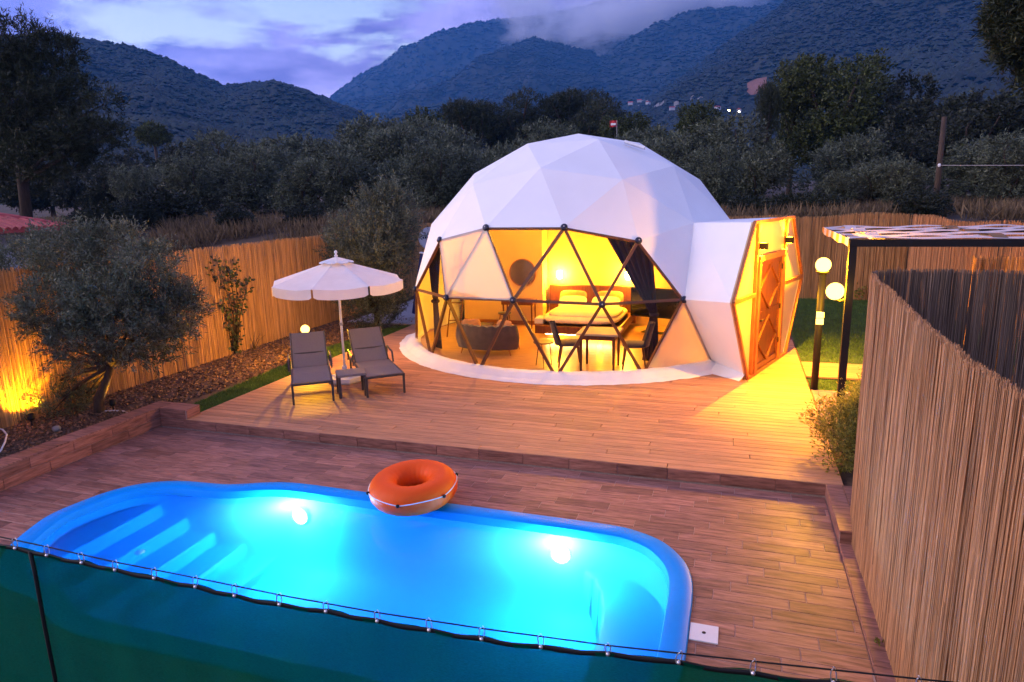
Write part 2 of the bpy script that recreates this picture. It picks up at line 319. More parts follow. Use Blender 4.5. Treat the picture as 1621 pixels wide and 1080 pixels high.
def fbm(x, y, s, o=5): return noise.fractal(Vector((x*s, y*s, .37)), 1.0, 2.1, o)
def hill(name, label, ridge, D, D0, z0, rough, nblob, bs, rockf=0, power=1.25, mat=None, extra=None):
    """heightfield from a ridge line (pixel directions at range D) sloping towards range D0; scattered tree crowns on it"""
    us = [p[0] for p in ridge]; nu, nt = 150, 54
    row = []
    for i in range(nu):
        u = us[0]+(us[-1]-us[0])*i/(nu-1); k = max(j for j in range(len(us)) if us[j] <= u+1e-6); k = min(k, len(us)-2)
        v = ridge[k][1]+(ridge[k+1][1]-ridge[k][1])*(u-us[k])/(us[k+1]-us[k]); row.append(at_range(u, v, D))
    G = []
    for j in range(nt+5):
        t = j/(nt-1)
        for i in range(nu):
            p = row[i]; f = (D0+(D-D0)*t)/D; x, y = p.x*f, p.y*f
            if t <= 1: z = z0+(p.z-z0)*(t**power)
            else: z = p.z-(t-1)*(p.z-z0)*1.1
            env = min(1, t*3)*(.25+.75*min(1, abs(1-t)*5)) if t < 1 else .25
            z += rough*env*(fbm(x, y, 2.2/D*1.7)+.35*fbm(x, y, 11/D))+rough*.05*fbm(x, y, 30/D)
            G.append((x, y, z))
    G = np.array(G); nr = nt+5
    F = np.array([(j*nu+i, j*nu+i+1, (j+1)*nu+i+1, (j+1)*nu+i) for j in range(nr-1) for i in range(nu-1)])
    me = np_mesh(name, G, F); me.materials.append(M['hill']); me.materials.append(M['rock']); me.materials.append(M['earth'])
    c = G[F[:, 0]]
    rk = np.array([1 if rockf and noise.fractal(Vector((a[0]*9/D, a[1]*9/D, a[2]*12/D)), 1, 2, 5) > rockf else 0 for a in c], dtype=np.int32)
    if extra: rk = extra(c, rk)
    me.polygons.foreach_set('material_index', rk)
    o = link_mesh(name, me, None, smooth=True); tag(o, label, None, None, 'structure')
    # tree crowns
    fi = RNG.integers(0, len(F), nblob*3); keep = (rk[fi] == 0) & (F[fi, 0]//nu < nt+3); fi = fi[keep][:nblob]
    a, b, c2, d = (G[F[fi, k]] for k in range(4)); s, t = RNG.uniform(0, 1, (2, len(fi), 1))
    P = (a*(1-s)+b*s)*(1-t)+(d*(1-s)+c2*s)*t
    oc = np.array([(1, 0, .25), (.31, .95, .15), (-.81, .59, .3), (-.81, -.59, .15), (.31, -.95, .25), (.1, 0, .85), (0, 0, -.6)])
    of = np.array([(0, 1, 5), (1, 2, 5), (2, 3, 5), (3, 4, 5), (4, 0, 5)])
    sz = bs*RNG.uniform(.5, 1.35, (len(P), 1, 1)); ang = RNG.uniform(0, 6.3, len(P)); ca, sa = np.cos(ang)[:, None], np.sin(ang)[:, None]
    ox = oc[None, :, 0]*ca-oc[None, :, 1]*sa; oy = oc[None, :, 0]*sa+oc[None, :, 1]*ca
    O = np.stack([ox, oy, np.broadcast_to(oc[None, :, 2], ox.shape)], 2)*RNG.uniform(.7, 1.3, (len(P), 7, 1))
    Vv = (P[:, None]+O*sz*np.array([1, 1, 1.15])).reshape(-1, 3); Ff = (of[None]+np.arange(len(P))[:, None, None]*7).reshape(-1, 3)
    fm = np_mesh(name+'_forest', Vv, Ff); fm.materials.append(M['forest'])
    tag(link_mesh('forest', fm, None, smooth=True), 'scrub forest covering the '+label, None, None, 'stuff')
    return row
hill('hills', 'rounded wooded hill behind the big pine', [(-330, 140), (-150, 60), (0, 66), (80, 58), (130, 60), (200, 66), (260, 84), (300, 106), (350, 130), (385, 128), (430, 122), (480, 142), (520, 160), (560, 186), (640, 240), (760, 300)], 950, 250, 2, 34, 32000, 2.9, 0)
hill('mountain', 'tall blue mountain with its summit in cloud', [(430, 215), (500, 170), (530, 152), (600, 119), (650, 97), (700, 64), (750, 46), (800, 32), (860, 22), (900, 14), (1000, -18), (1120, -50), (1300, -90), (1500, -60)], 3200, 900, 20, 120, 26000, 7, 0)
hill('mountain', 'rocky mountain spur below the clouds', [(600, 215), (660, 185), (700, 165), (740, 128), (765, 102), (800, 78), (845, 57), (870, 66), (905, 72), (935, 76), (965, 98), (1000, 120), (1050, 128), (1120, 110), (1200, 100), (1330, 90)], 2100, 800, 10, 95, 26000, 5, 0)
def village_earth(c, rk):
    rk = rk.copy()
    for k in range(len(c)):
        d = Vector((c[k][0], c[k][1], c[k][2]-CH)); w = d.dot(FW); u, v = 810.5+FPX*d.dot(RT)/w, 540-FPX*d.dot(UP)/w
        if 1176 < u < 1212 and 138 < v < 158: rk[k] = 2
        if 1000 < u < 1110 and 158 < v < 176 and noise.noise(Vector((u*.06, v*.2, 0))) > .12: rk[k] = 1
    return rk
hill('mountain', 'dark wooded mountainside rising over the olive grove', [(860, 235), (920, 205), (980, 178), (1030, 150), (1080, 118), (1130, 84), (1180, 46), (1230, 8), (1260, -16), (1330, -60), (1450, -110), (1621, -150), (1800, -150), (2050, -60)], 1300, 330, 2, 46, 44000, 3.5, 0, extra=village_earth)

# far village: small houses and lit lamps on the mountain foot
hp = MB(); hp.box(-2, 2, -1.5, 1.5, 0, 2.2); hw = hp.mesh('far_house_wall'); hw.materials.append(M['plaster'])
hp = MB(); hp.add([(-2.2, -1.7, 2.2), (2.2, -1.7, 2.2), (2.2, 1.7, 2.2), (-2.2, 1.7, 2.2), (-2.2, 0, 3.1), (2.2, 0, 3.1)], [(0, 1, 5, 4), (2, 3, 4, 5), (0, 4, 3), (1, 2, 5), (0, 3, 2, 1)]); hr = hp.mesh('far_house_roof'); hr.materials.append(M['rtile'])
for u, v, rr, z in ((998, 164, 640, 0), (1026, 163, 660, 1.2), (1064, 172, 600, .3), (1136, 171, 560, .9), (1170, 175, 560, 1.5), (1012, 160, 700, .2)):
    p = at_range(u, v, rr); h = empty('village_house', (p.x, p.y, p.z-1.5), z, 'tiny pale village house at the foot of the mountain', 'house', 'far village houses')
    link_mesh('wall', hw, None, h); link_mesh('roof', hr, None, h)
gm = glow('street_lamp_glow', (1, .62, .2), 40); gw = glow('white_lamp_glow', (1, .95, .85), 30)
for u, v, rr, m in ((1154, 175, 520, gm), (1066, 171, 600, gw), (1170, 177, 540, gw), (1450, 161, 130, gm)):
    p = at_range(u, v, rr); s = rr/520; mb = MB(); mb.lathe([(.01, -.5*s), (.5*s, -.2*s), (.6*s, .15*s), (.25*s, .5*s), (.01, .55*s)], 8, p)
    e = empty('street_lamp', (p.x, p.y, p.z-6*s), 0, 'far street lamp glowing below the mountain', 'lamp', 'far street lamps'); mb.build('lamp_globe', m, e)
    mb = MB(); mb.tube([(p.x, p.y, p.z-8*s), (p.x, p.y, p.z-.4*s)], .12*s, 6); mb.build('post', M['black'], e)

# ================================================================== TREES BEYOND THE FENCES
def blobs(n, rx, ry, z0, z1, r, seed):
    rs = random.Random(seed); out = []
    for k in range(n):
        a = 2*math.pi*k/n+rs.uniform(-.4, .4); q = rs.uniform(.3, .8) if k else 0; h = rs.uniform(z0, z1)
        rr = r*rs.uniform(.75, 1.2); out.append(((rx*q*math.cos(a), ry*q*math.sin(a), h), (rr, rr, rr*rs.uniform(.7, .95))))
    return out
OL = [tree_proto('olive%d' % k, blobs(11, 2.2, 2.2, 1.3, 4.4, .98, 11+k), (0, 0, 0), .2, 1.0, M['olive'], 1000, 12, .5, .24, .075) for k in range(4)]
DK = [tree_proto('dark%d' % k, blobs(11, 2.4, 2.4, 2.6, 7.2, 1.35, 31+k), (0, 0, 0), .26, 2.2, M['dark'], 1150, 13, .6, .28, .13) for k in range(2)]
BR = [tree_proto('broad%d' % k, blobs(14, 3.0, 3.0, 3.4, 9.6, 1.6, 41+k), (0, 0, 0), .34, 3.0, M['broad'], 1700, 16, .7, .24, .13) for k in range(2)]
PN = [tree_proto('pine%d' % k, blobs(11, 2.2, 2.2, 4.0, 9.2, 1.15, 51+k), (0, 0, 0), .26, 4.6, M['pine'], 1500, 16, .5, .26, .04, up=.7) for k in range(2)]
SH = tree_proto('shrub', blobs(6, .9, .9, .5, 1.2, .6, 61), (0, 0, 0), .07, .4, M['dark'], 420, 14, .35, .13, .06)
def plant(kind, protos, u, vtop, y, hs, label, group, cat='tree', wide=1.0):
    """a tree whose top shows at pixel (u, vtop), standing on the ground at depth y"""
    p = on_y(u, vtop, y); g = ground_z(p.x, p.y)-.1; h = max(1.0, p.z-g); pr = random.choice(protos)
    sc = h/hs; plant_tree(kind, pr, (p.x, p.y, g), random.uniform(0, 6.3), (sc*wide, sc*wide, sc), label, cat, group)
LO = 'grey-green olive tree in the grove behind the golden reed fence'
row = [(215, 268, 30), (262, 246, 34), (305, 250, 30), (352, 236, 36), (392, 240, 31), (438, 226, 38), (470, 246, 30), (515, 212, 40), (548, 246, 30), (585, 200, 43), (622, 236, 31), (655, 190, 43), (690, 232, 29), (725, 196, 44), (742, 226, 31), (790, 214, 36), (842, 206, 38), (880, 200, 42), (600, 178, 52), (560, 196, 50), (640, 168, 56), (690, 176, 54), (480, 208, 48), (330, 215, 46), (410, 210, 50)]
for u, v, y in row: plant('olive_tree', OL, u, v, y, 5.35, LO, 'olive grove behind the golden fence', wide=1.12)
LO2 = 'grey-green olive tree on the dry bank behind the straight reed fence'
for u, v, y, w in ((1040, 182, 40, 1.2), (1085, 205, 32, 1.2), (1150, 196, 34, 1.25), (1205, 215, 31, 1.1), (1350, 196, 35, 1.15), (1395, 236, 29, 1.15), (1440, 250, 28, 1.0), (1325, 262, 28, .9), (1560, 205, 32, 1.25), (1612, 218, 29, 1.1), (1655, 190, 32, 1.2), (1130, 240, 27.5, 1.0), (1010, 196, 44, 1.1)):
    plant('olive_tree', OL, u, v, y, 5.35, LO2, 'olive trees on the dry bank', wide=w)
for u, v, y in ((750, 158, 66), (792, 146, 70), (822, 140, 66), (905, 142, 68), (958, 138, 64), (872, 150, 72), (935, 160, 60)):
    plant('conifer_tree', PN, u, v, y, 10.2, 'tall dark conifer rising above the grove behind the tent', 'tall conifers behind the tent', wide=1.25)
for u, v, y in ((990, 172, 58), (1112, 158, 56), (690, 160, 70)):
    plant('leafy_tree', BR, u, v, y, 11.2, 'rounded deep green leafy tree among the olives', 'rounded leafy trees', wide=1.0)
plant('leafy_tree', BR, 1330, 66, 48, 11.2, 'tallest broad green tree, towering over the olive bank', None, wide=1.12)
plant('leafy_tree', BR, 1262, 82, 50, 11.2, 'tall green tree leaning on the tallest tree', None, wide=.62)
plant('poplar_tree', PN, 1216, 132, 46, 10.2, 'slim bright green tree beside the tall leafy trees', None, wide=.45)
for u, v, y, w in ((1400, 108, 50, 1), (1455, 146, 46, 1.15), (1505, 140, 44, 1.2), (1585, 128, 42, 1.2), (1540, 152, 40, 1.1), (1650, 130, 42, 1.2), (1430, 190, 36, 1)):
    plant('dark_tree', DK, u, v, y, 8.4, 'dark evergreen tree in the shadowy stand behind the utility pole', 'dark stand behind the pole', wide=w)
for u, v, y in ((230, 250, 40), (160, 262, 32), (110, 262, 34), (285, 236, 44), (70, 250, 38), (20, 255, 36), (190, 240, 46)):
    plant('dark_tree', DK, u, v, y, 8.4, 'dark evergreen tree below the rounded hill', 'dark trees below the hill', wide=1.2)
for u, v, y in ((205, 318, 22), (262, 300, 24), (170, 322, 20), (372, 344, 21), (480, 338, 22), (140, 330, 21)):
    plant('shrub', [SH], u, v, y, 1.75, 'dark green shrub on the dry bank beside the reed fence', 'shrubs on the dry bank', 'shrub', wide=1.2)
for u, v, y in ((1300, 320, 25.5), (1190, 325, 25), (1250, 322, 26), (1460, 312, 25)):
    plant('shrub', [SH], u, v, y, 1.75, 'low scrubby bush on the bank above the straight reed fence', 'scrub on the far bank', 'shrub', wide=1.3)
# big layered pine on the bank
def layered_pine(name, base, h, label, lobes, r0=.3):
    bz = ground_z(base[0], base[1])-.1; mb = MB(); b = Vector((0, 0, 0))
    mb.tube([(0, 0, -.2), (.12, .05, h*.3), (.05, 0, h*.65), (0, 0, h*.97)], [r0*1.2, r0, r0*.6, r0*.12], 10)
    for c, r in lobes:
        t = max(.25*h, c[2]-abs(c[0])*.25-.4); mb.tube([(.05, 0, t), (c[0]*.5, c[1]*.5, (t+c[2])/2+.05), c], [r0*.3, r0*.2, r0*.07], 6)
    e = empty(name, (base[0], base[1], bz), 0, label, 'tree'); mb.build('trunk', M['bark'], e, True, world=False)
    P, D = crown_leaves(lobes, 4200, 22, .42, .75, .5); cm = foliage_mesh(name, P, D, .17, .03); cm.materials.append(M['pine']); link_mesh('crown', cm, None, e)
px = on_y(38, 330, 19.5); RTv = Vector((RT.x, RT.y, 0)).normalized()
def pl(u, v, r, dep=0, y=19.5, bx=px):
    p = on_y(u, v, y+dep); return ((p.x-bx.x, p.y-bx.y, p.z-ground_z(bx.x, bx.y)+.1), (r, r*.9, r*.48))
layered_pine('pine_tree', (px.x, px.y), 9.2, 'big dark pine with layered boughs behind the red-roofed hut',
    [pl(30, 65, 1.3), pl(80, 85, 1.1, .8), pl(-20, 100, 1.6, -.5), pl(60, 120, 1.5, .5), pl(20, 160, 1.8, -.6), pl(95, 165, 1.0), pl(120, 140, .75, .5), pl(60, 205, 1.9, .4), pl(130, 210, 1.0, -.4), pl(165, 165, .55), pl(150, 225, .95, .3), pl(175, 212, .6), pl(-10, 235, 1.9, .6), pl(70, 250, 1.6, -.4), pl(120, 240, 1.0, .6), pl(30, 285, 1.2, .9), pl(-40, 170, 1.8, .2)], .19)
p2 = on_y(1668, 150, 20)
def pl2(u, v, r, dep=0): return pl(u, v, r, dep, 20, p2)
layered_pine('pine_tree', (p2.x, p2.y), 11.5, 'pine with a bough hanging over the mountainside beside the dark stand', [pl2(1625, 60, .7), pl2(1612, 45, .4), pl2(1622, 88, .45), pl2(1650, 20, 1.0), pl2(1690, 50, 1.2), pl2(1628, 22, .6), pl2(1720, 110, 1.2), pl2(1690, -40, 1.4)], .22)
# flat-topped pine in the distance
p3 = on_y(242, 212, 60); pz = ground_z(p3.x, p3.y); mb = MB(); hh = p3.z-pz
mb.tube([(p3.x, p3.y, pz-.3), (p3.x+.2, p3.y, pz+hh*.5), (p3.x, p3.y, p3.z)], [.28, .22, .1], 6)
e = empty('umbrella_pine', (p3.x, p3.y, pz), 0, 'small flat-topped pine standing out against the rounded hill', 'tree'); mb.build('trunk', M['bark'], e, True)
P, D = crown_leaves([((0, 0, hh), (1.5, 1.5, .9)), ((.6, .3, hh-.5), (1.1, 1.1, .7)), ((-.6, 0, hh-.4), (1.1, 1.1, .7))], 420, 14, .4, .7, .5); cm = foliage_mesh('umbrella_crown', P, D, .3, .09); cm.materials.append(M['broad']); link_mesh('crown', cm, None, e)
# dry grass and rubble on the banks
def blades(name, pts, h, wd, mat, label, spread=.35):
    P = np.array(pts); n = len(P); D = np.stack([RNG.normal(size=n)*spread, RNG.normal(size=n)*spread, np.ones(n)], 1)
    me = foliage_mesh(name, P, D, h, wd); me.materials.append(mat); return tag(link_mesh(name, me, None), label, None, None, 'stuff')
pts = []
for _ in range(46000):
    u = random.uniform(-150, 1700) if _ < 34000 else random.uniform(120, 660); y = random.uniform(11 if _ > 34000 else 12, 30 if _ < 34000 else 21) if u < 660 else random.uniform(23, 34); p = on_y(u, 340, y)
    if -10.8 < p.x < 7.6 and p.y < 22.5: continue
    if noise.noise(Vector((p.x*.3, p.y*.3, 2))) < -.12 and not p.x < -10.8 < p.x+4: continue
    pts.append((p.x, p.y, ground_z(p.x, p.y)-.02))
blades('dry_grass', pts, .55, .05, M['drygrass'], 'tall dry straw-coloured grass on the bank', .45)
# utility pole and wire
pa = on_y(1478, 352, 26); pb = on_y(1495, 185, 26); pa.z = ground_z(pa.x, pa.y)-.3
e = empty('utility_pole', pa, 0, 'weathered wooden utility pole behind the straight reed fence', 'pole')
mb = MB(); mb.tube([pa, (pa+pb)/2, pb], [.10, .09, .075], 10); mb.build('post', M['bark'], e, True)
w0 = on_y(1487, 262, 25.9); mb = MB(); q = [w0+Vector((t*14, -t*1.5, .0-.18*math.sin(t*math.pi))) for t in [i/10 for i in range(11)]]; mb.tube(q, .012, 5); mb.build('wire', M['concrete'], e)
mb = MB(); mb.lathe([(.03, -.05), (.05, 0), (.03, .06)], 8, w0); mb.build('insulator', M['white'], e)
# small red sign among the trees
p = on_y(972, 196, 46); e = empty('flag', (p.x, p.y, ground_z(p.x, p.y)), 0, 'small red flag with a white mark above the trees behind the tent', 'flag')
mb = MB(); mb.tube([(p.x+.19, p.y, ground_z(p.x, p.y)), (p.x+.19, p.y, p.z+.2)], .022, 6); mb.build('pole', M['concrete'], e)
mb = MB()
for k in range(6):
    a, b = -.28+k*.078, -.28+(k+1)*.078; ya, yb = .04*math.sin(k*1.3), .04*math.sin((k+1)*1.3)
    mb.add([(p.x+a, p.y+ya, p.z-.2), (p.x+b, p.y+yb, p.z-.2), (p.x+b, p.y+yb, p.z+.2), (p.x+a, p.y+ya, p.z+.2)], [(0, 1, 2, 3)])
mb.build('cloth', M['redcloth'], e)
mb = MB(); mb.box(p.x-.2, p.x+.12, p.y-.075, p.y-.06, p.z-.1, p.z+.03); mb.build('white_mark', M['white'], e)
# hut with a red tiled roof
hx, hy = -21.0, 11.0; hz = ground_z(hx, hy)
e = empty('hut', (hx, hy, hz), 0, 'white hut with a red tiled roof beyond the olive tree', 'house')
mb = MB(); mb.box(hx-3, hx+1.9, hy-2, hy+3, hz-.3, 2.55); mb.build('wall', M['plaster'], e)
mb = MB(); cxr, cyr = hx-.8, hy+.5
E4 = [(hx-3.6, hy-2.7, 2.62), (hx+2.85, hy-2.7, 2.62), (hx+2.85, hy+3.6, 2.62), (hx-3.6, hy+3.6, 2.62)]; AP = (cxr-.5, cyr, 3.75)
mb.add(E4+[AP]+[(a, b, c-.08) for a, b, c in E4], [(0, 1, 4), (1, 2, 4), (2, 3, 4), (3, 0, 4), (0, 5, 6, 1), (1, 6, 7, 2), (2, 7, 8, 3), (3, 8, 5, 0), (8, 7, 6, 5)]); rf = mb.build('roof', M['rtile'], e)
tb = MB(); tb.tube([(0, 0, 0), (1, 0, 0)], [.085, .075], 8); tbm = tb.mesh('roof_tile'); tbm.materials.append(M['rtile'])
for i0, i1 in ((0, 1), (1, 2)):
    A, B = Vector(E4[i0]), Vector(E4[i1]); ap = Vector(AP); nn = int((B-A).length/.2)
    for k in range(nn):
        s0 = A.lerp(B, (k+.5)/nn); fr = 1-abs((k+.5)/nn*2-1); s1 = s0+(ap-(A+B)/2)*min(1, fr)*.98
        ln = (s1-s0).length
        if ln < .1: continue
        o = link_mesh('roof_tile', tbm, None, rf); d = (s1-s0); o.rotation_mode = 'QUATERNION'; o.rotation_quaternion = d.to_track_quat('X', 'Z'); o.scale = (ln, 1, 1); o.location = s0-Vector((hx, hy, hz))
    for t in range(9):
        s0, s1 = B.lerp(ap, t/9), B.lerp(ap, (t+1.15)/9); o = link_mesh('ridge_tile', tbm, None, rf); d = s1-s0; o.rotation_mode = 'QUATERNION'; o.rotation_quaternion = d.to_track_quat('X', 'Z'); o.scale = (d.length, 1.3, 1.3); o.location = s0-Vector((hx, hy, hz))

# ================================================================== TERRACE, DECK, POOL
TZ = -.15; YC = 4.91
half = [(-.22, 4.91), (-.22, 5.3), (-.25, 5.6), (-.34, 5.87), (-.54, 6.14), (-.8, 6.29), (-1.1, 6.355), (-2.0, 6.37), (-3.2, 6.375), (-4.3, 6.39), (-4.75, 6.395), (-5.05, 6.37), (-5.3, 6.30), (-5.52, 6.20), (-5.75, 6.125), (-6.0, 6.10), (-6.3, 6.07), (-6.58, 5.98), (-6.82, 5.81), (-6.98, 5.55), (-7.06, 5.22), (-7.08, 4.91)]
ctrl = half+[(x+.24*min(1, (y-YC)/.9)*min(1, max(0, (-5.4-x)/1.2)), 2*YC-y) for x, y in half[-2:0:-1]]
def catmull(P, m):
    out = []; n = len(P)
    for i in range(n):
        p0, p1, p2_, p3_ = (Vector(P[(i+k-1) % n]) for k in range(4))
        for j in range(m):
            t = j/m; out.append(.5*((2*p1)+(p2_-p0)*t+(2*p0-5*p1+4*p2_-p3_)*t*t+(3*p1-p0-3*p2_+p3_)*t**3))
    return out
OUT = catmull(ctrl, 4); NO = len(OUT)
def inset(d):
    r = []
    for i in range(NO):
        t = (OUT[(i+1) % NO]-OUT[i-1]).normalized(); nr = Vector((-t.y, t.x)); r.append(OUT[i]+nr*d)
    for _ in range(3 if d > .1 else 0): r = [(r[i-1]+r[i]*2+r[(i+1) % NO])/4 for i in range(NO)]
    return r
I16 = inset(.15)
def pool_span(y):
    xs_ = []
    for i in range(NO):
        a, b = I16[i], I16[(i+1) % NO]
        if (a.y-y)*(b.y-y) < 0: xs_.append(a.x+(b.x-a.x)*(y-a.y)/(b.y-a.y))
    return (min(xs_), max(xs_)) if xs_ else None
TW, TL, TX0, TX1 = .155, .6, -8.30, 1.052
tiles = []; strips = []
y1 = 7.66; k = 0
while y1 > 1.7:
    y0 = y1-TW; sp = [s for s in (pool_span(y0+.001), pool_span(y0+TW*.5), pool_span(y1-.001)) if s]
    segs = [(TX0, TX1)] if not sp else [(TX0, min(s[0] for s in sp)), (max(s[1] for s in sp), TX1)]
    for a, b in segs: strips.append((a, b, y0, y1))
    off = .46-.14*(k-6)
    j0 = math.floor((TX0-off)/TL)-1
    for j in range(j0, j0+20):
        xa, xb = off+j*TL, off+(j+1)*TL
        for a, b in segs:
            p, q = max(xa, a), min(xb, b)
            if q-p > .03: tiles.append((p, q, y0, y1))
    y1 = y0; k += 1
mb = MB()
for a, b, c, d in strips: mb.box(a, b, c, d, TZ-.10, TZ-.0035)
terr = mb.build('terrace', M['grout']); tag(terr, 'lower terrace of wood-look plank tiles round the pool', None, None, 'structure')
shared = {}
def tile_obj(name, w, d, h, loc, parent, mat, g=.0022, bev=.003, rot=None):
    key = (name, round(w, 3), round(d, 3), round(h, 3))
    if key not in shared:
        t = MB(); t.box(-w/2+g, w/2-g, -d/2+g, d/2-g, -h, 0, bev); me = t.mesh(name); me.materials.append(mat); shared[key] = me
    o = link_mesh(name, shared[key], None, parent); o.location = loc
    if rot is not None: o.rotation_euler = rot
    return o
tiles.sort(key=lambda t: (t[3] < 3.4, -t[3]))
for n_, (a, b, c, d) in enumerate(t for t in tiles if t[3] > 3.3):
    if n_ < 300: tile_obj('tile', b-a, d-c, .02, ((a+b)/2, (c+d)/2, TZ+random.uniform(-.0007, .0007)), terr, M['tile'])
mb = MB()
for a, b, c, d in [t for t in tiles if t[3] > 3.3][300:]+[t for t in tiles if t[3] <= 3.3]: mb.box(a+.0022, b-.0022, c+.0022, d-.0022, TZ-.02, TZ, .003)
tag(mb.build('tiles', M['tile'], terr), None, None, None, 'stuff')

# side strip and block at the right-hand edge of the terrace
kerb = empty('tile_kerb', (1.1, 6.6, TZ), 0, 'low wood-tiled kerb along the foot of the weathered reed screen', 'kerb')
mb = MB(); mb.box(1.056, 1.50, 1.7, 6.585, TZ-.1, TZ+.012); mb.build('strip', M['tile'], kerb)
yy = 6.58
while yy > 2.6: yy -= .6; tile_obj('kerb_tile', .26, .6, .02, Vector((1.19, yy+.3, TZ+.022))-kerb.location, kerb, M['tile'])
mb = MB(); mb.box(1.06, 1.9, 6.59, 7.70, TZ-.1, -.022); mb.build('block', M['grout'], kerb)
for i in range(2): tile_obj('kerb_tile', .15 if i else .17, 1.11, .02, Vector((1.137+.16*i, 7.145, -.002))-kerb.location, kerb, M['tile'])
tile_obj('kerb_tile', .26, .148, .012, Vector((1.19, 6.589, TZ+.062))-kerb.location, kerb, M['tile'], rot=(R(90), 0, 0))
tile_obj('kerb_tile', 1.1, .14, .012, Vector((1.057, 7.145, TZ+.07))-kerb.location, kerb, M['tile'], rot=(R(90), 0, R(-90)))
# left tiled retaining wall
wall = empty('garden_wall', (-8.4, 6, TZ), 0, 'low wood-tiled retaining wall between the terrace and the olive bed', 'wall')
mb = MB(); mb.box(-8.58, -8.312, 1.7, 7.98, -.4, .128); mb.box(-8.30, -7.80, 7.70, 7.98, -.4, .128); mb.build('core', M['grout'], wall)
y = 7.98
while y > 2.2:
    tile_obj('cap_tile', .29, .6, .018, Vector((-8.445, y-.3, .148))-wall.location, wall, M['tile']); y -= .6
tile_obj('cap_tile', .50, .30, .018, Vector((-8.05, 7.84, .146))-wall.location, wall, M['tile'])
for rw in range(2):
    y = 7.70-(.25 if rw else 0)
    if rw: tile_obj('wall_tile', .25, .138, .012, Vector((-8.300, 7.575, TZ+.071+.141))-wall.location, wall, M['tile'], rot=(R(90), 0, R(90)))
    while y > 1.9:
        tile_obj('wall_tile', .6, .138, .012, Vector((-8.300, y-.3, TZ+.071+rw*.141))-wall.location, wall, M['tile'], rot=(R(90), 0, R(90))); y -= .6
for rw in range(2): tile_obj('wall_tile', .49, .138, .012, Vector((-8.053, 7.690, TZ+.071+rw*.141))-wall.location, wall, M['tile'], rot=(R(90), 0, 0))
tile_obj('wall_tile', .27, .125, .012, Vector((-7.79, 7.84, .068))-wall.location, wall, M['tile'], rot=(R(90), 0, R(90)))

# upper deck of ribbed boards
DX0, DX1, DY0 = -7.86, 1.24, 7.69
mb = MB(); mb.box(DX0+.02, DX1-.02, DY0+.02, 15.6, -.14, -.028); mb.box(DX1-.02, 3.2, 12.42, 13.5, -.14, -.028)
deck = mb.build('deck', M['charcoal']); tag(deck, 'raised deck of narrow brown boards in front of the dome tent', None, None, 'structure')
BW = .135; y = DY0; r_ = 0
while y < 15.5:
    cuts = [DX0]; x = DX0+random.uniform(1.2, 3.4)
    while x < DX1-.9: cuts.append(x); x += random.choice((2.4, 3.0, 3.6))
    cuts.append(DX1)
    for a, b in zip(cuts, cuts[1:]):
        inside = all(math.hypot(px_+3.344, y+BW/2-14.863) < 3.5 for px_ in (a, b))
        if inside: continue
        tile_obj('board', round(b-a, 2), BW, .026, ((a+b)/2, y+BW/2, random.uniform(-.0012, .0006)), deck, M['deck'], g=.0035, bev=.003)
    y += BW; r_ += 1
y = 12.42
while y < 13.45: tile_obj('board', 1.94, BW, .026, (2.22, y+BW/2, -.001), deck, M['deck'], g=.0035, bev=.003); y += BW
x = DX0
while x < DX1-.05:
    w = min(.6, DX1-x); tile_obj('riser_tile', w, .142, .012, (x+w/2, DY0-.001, TZ+.074), deck, M['tile'], rot=(R(90), 0, 0)); x += .6
mb = MB(); mb.box(DX0, DX1, DY0+.012, DY0+.03, -.3, -.03); mb.build('riser_core', M['grout'], deck)
# pink paving and concrete path
pv = tag(MB().box(1.26, 2.4, 8.9, 11.62, -.12, -.03).build('paving', M['grout']), 'small patch of pink pavers beside the deck and pergola', None, None, 'structure')
yy = 8.9; i = 0
while yy < 11.55:
    xx = 1.26-(.1 if i % 2 else 0)
    while xx < 2.38:
        a, b = max(xx, 1.26), min(xx+.2, 2.4)
        if b-a > .03: tile_obj('paver', b-a, .1, .03, ((a+b)/2, yy+.05, -.012), pv, M['brick'])
        xx += .2
    yy += .1; i += 1
tag(MB().box(-9.9, -7.2, 15.62, 21.6, -.14, -.02).build('path', M['concrete']), 'grey concrete path behind the dome tent', None, None, 'structure')

# ---- pool
pool = empty('swimming_pool', (-3.6, YC, TZ), 0, 'blue fibreglass swimming pool with curved step end, lit from inside', 'pool')
prof = [(0, TZ-.01), (0, TZ+.018), (.012, TZ+.026), (.17, TZ+.024), (.195, TZ+.012)]
def loft(prof, name, mat, cap=False):
    mb = MB(); vs = []
    for d, z in prof: vs += [(p.x, p.y, z) for p in inset(d)]
    m = len(prof); fs = [(i*NO+k, i*NO+(k+1) % NO, (i+1)*NO+(k+1) % NO, (i+1)*NO+k) for i in range(m-1) for k in range(NO)]
    if cap:
        vs.append((-3.6, YC, prof[-1][1])); c = len(vs)-1; fs += [((m-1)*NO+k, (m-1)*NO+(k+1) % NO, c) for k in range(NO)]
    mb.add(vs, fs); return mb.build(name, mat, pool, True)
loft(prof, 'rim', M['rim'])
loft([(.195, TZ+.012), (.206, TZ-.02), (.21, TZ-.12), (.225, -.85), (.30, -1.0), (.42, -1.08), (.6, -1.10)], 'basin', M['shell'], True)
IN = inset(.214)
def clip_poly(P, f):
    """keep f(p) >= 0"""
    out = []
    for i in range(len(P)):
        a, b = P[i], P[(i+1) % len(P)]; fa, fb = f(a), f(b)
        if fa >= 0: out.append(a)
        if fa*fb < 0: out.append(a+(b-a)*(fa/(fa-fb)))
    return out
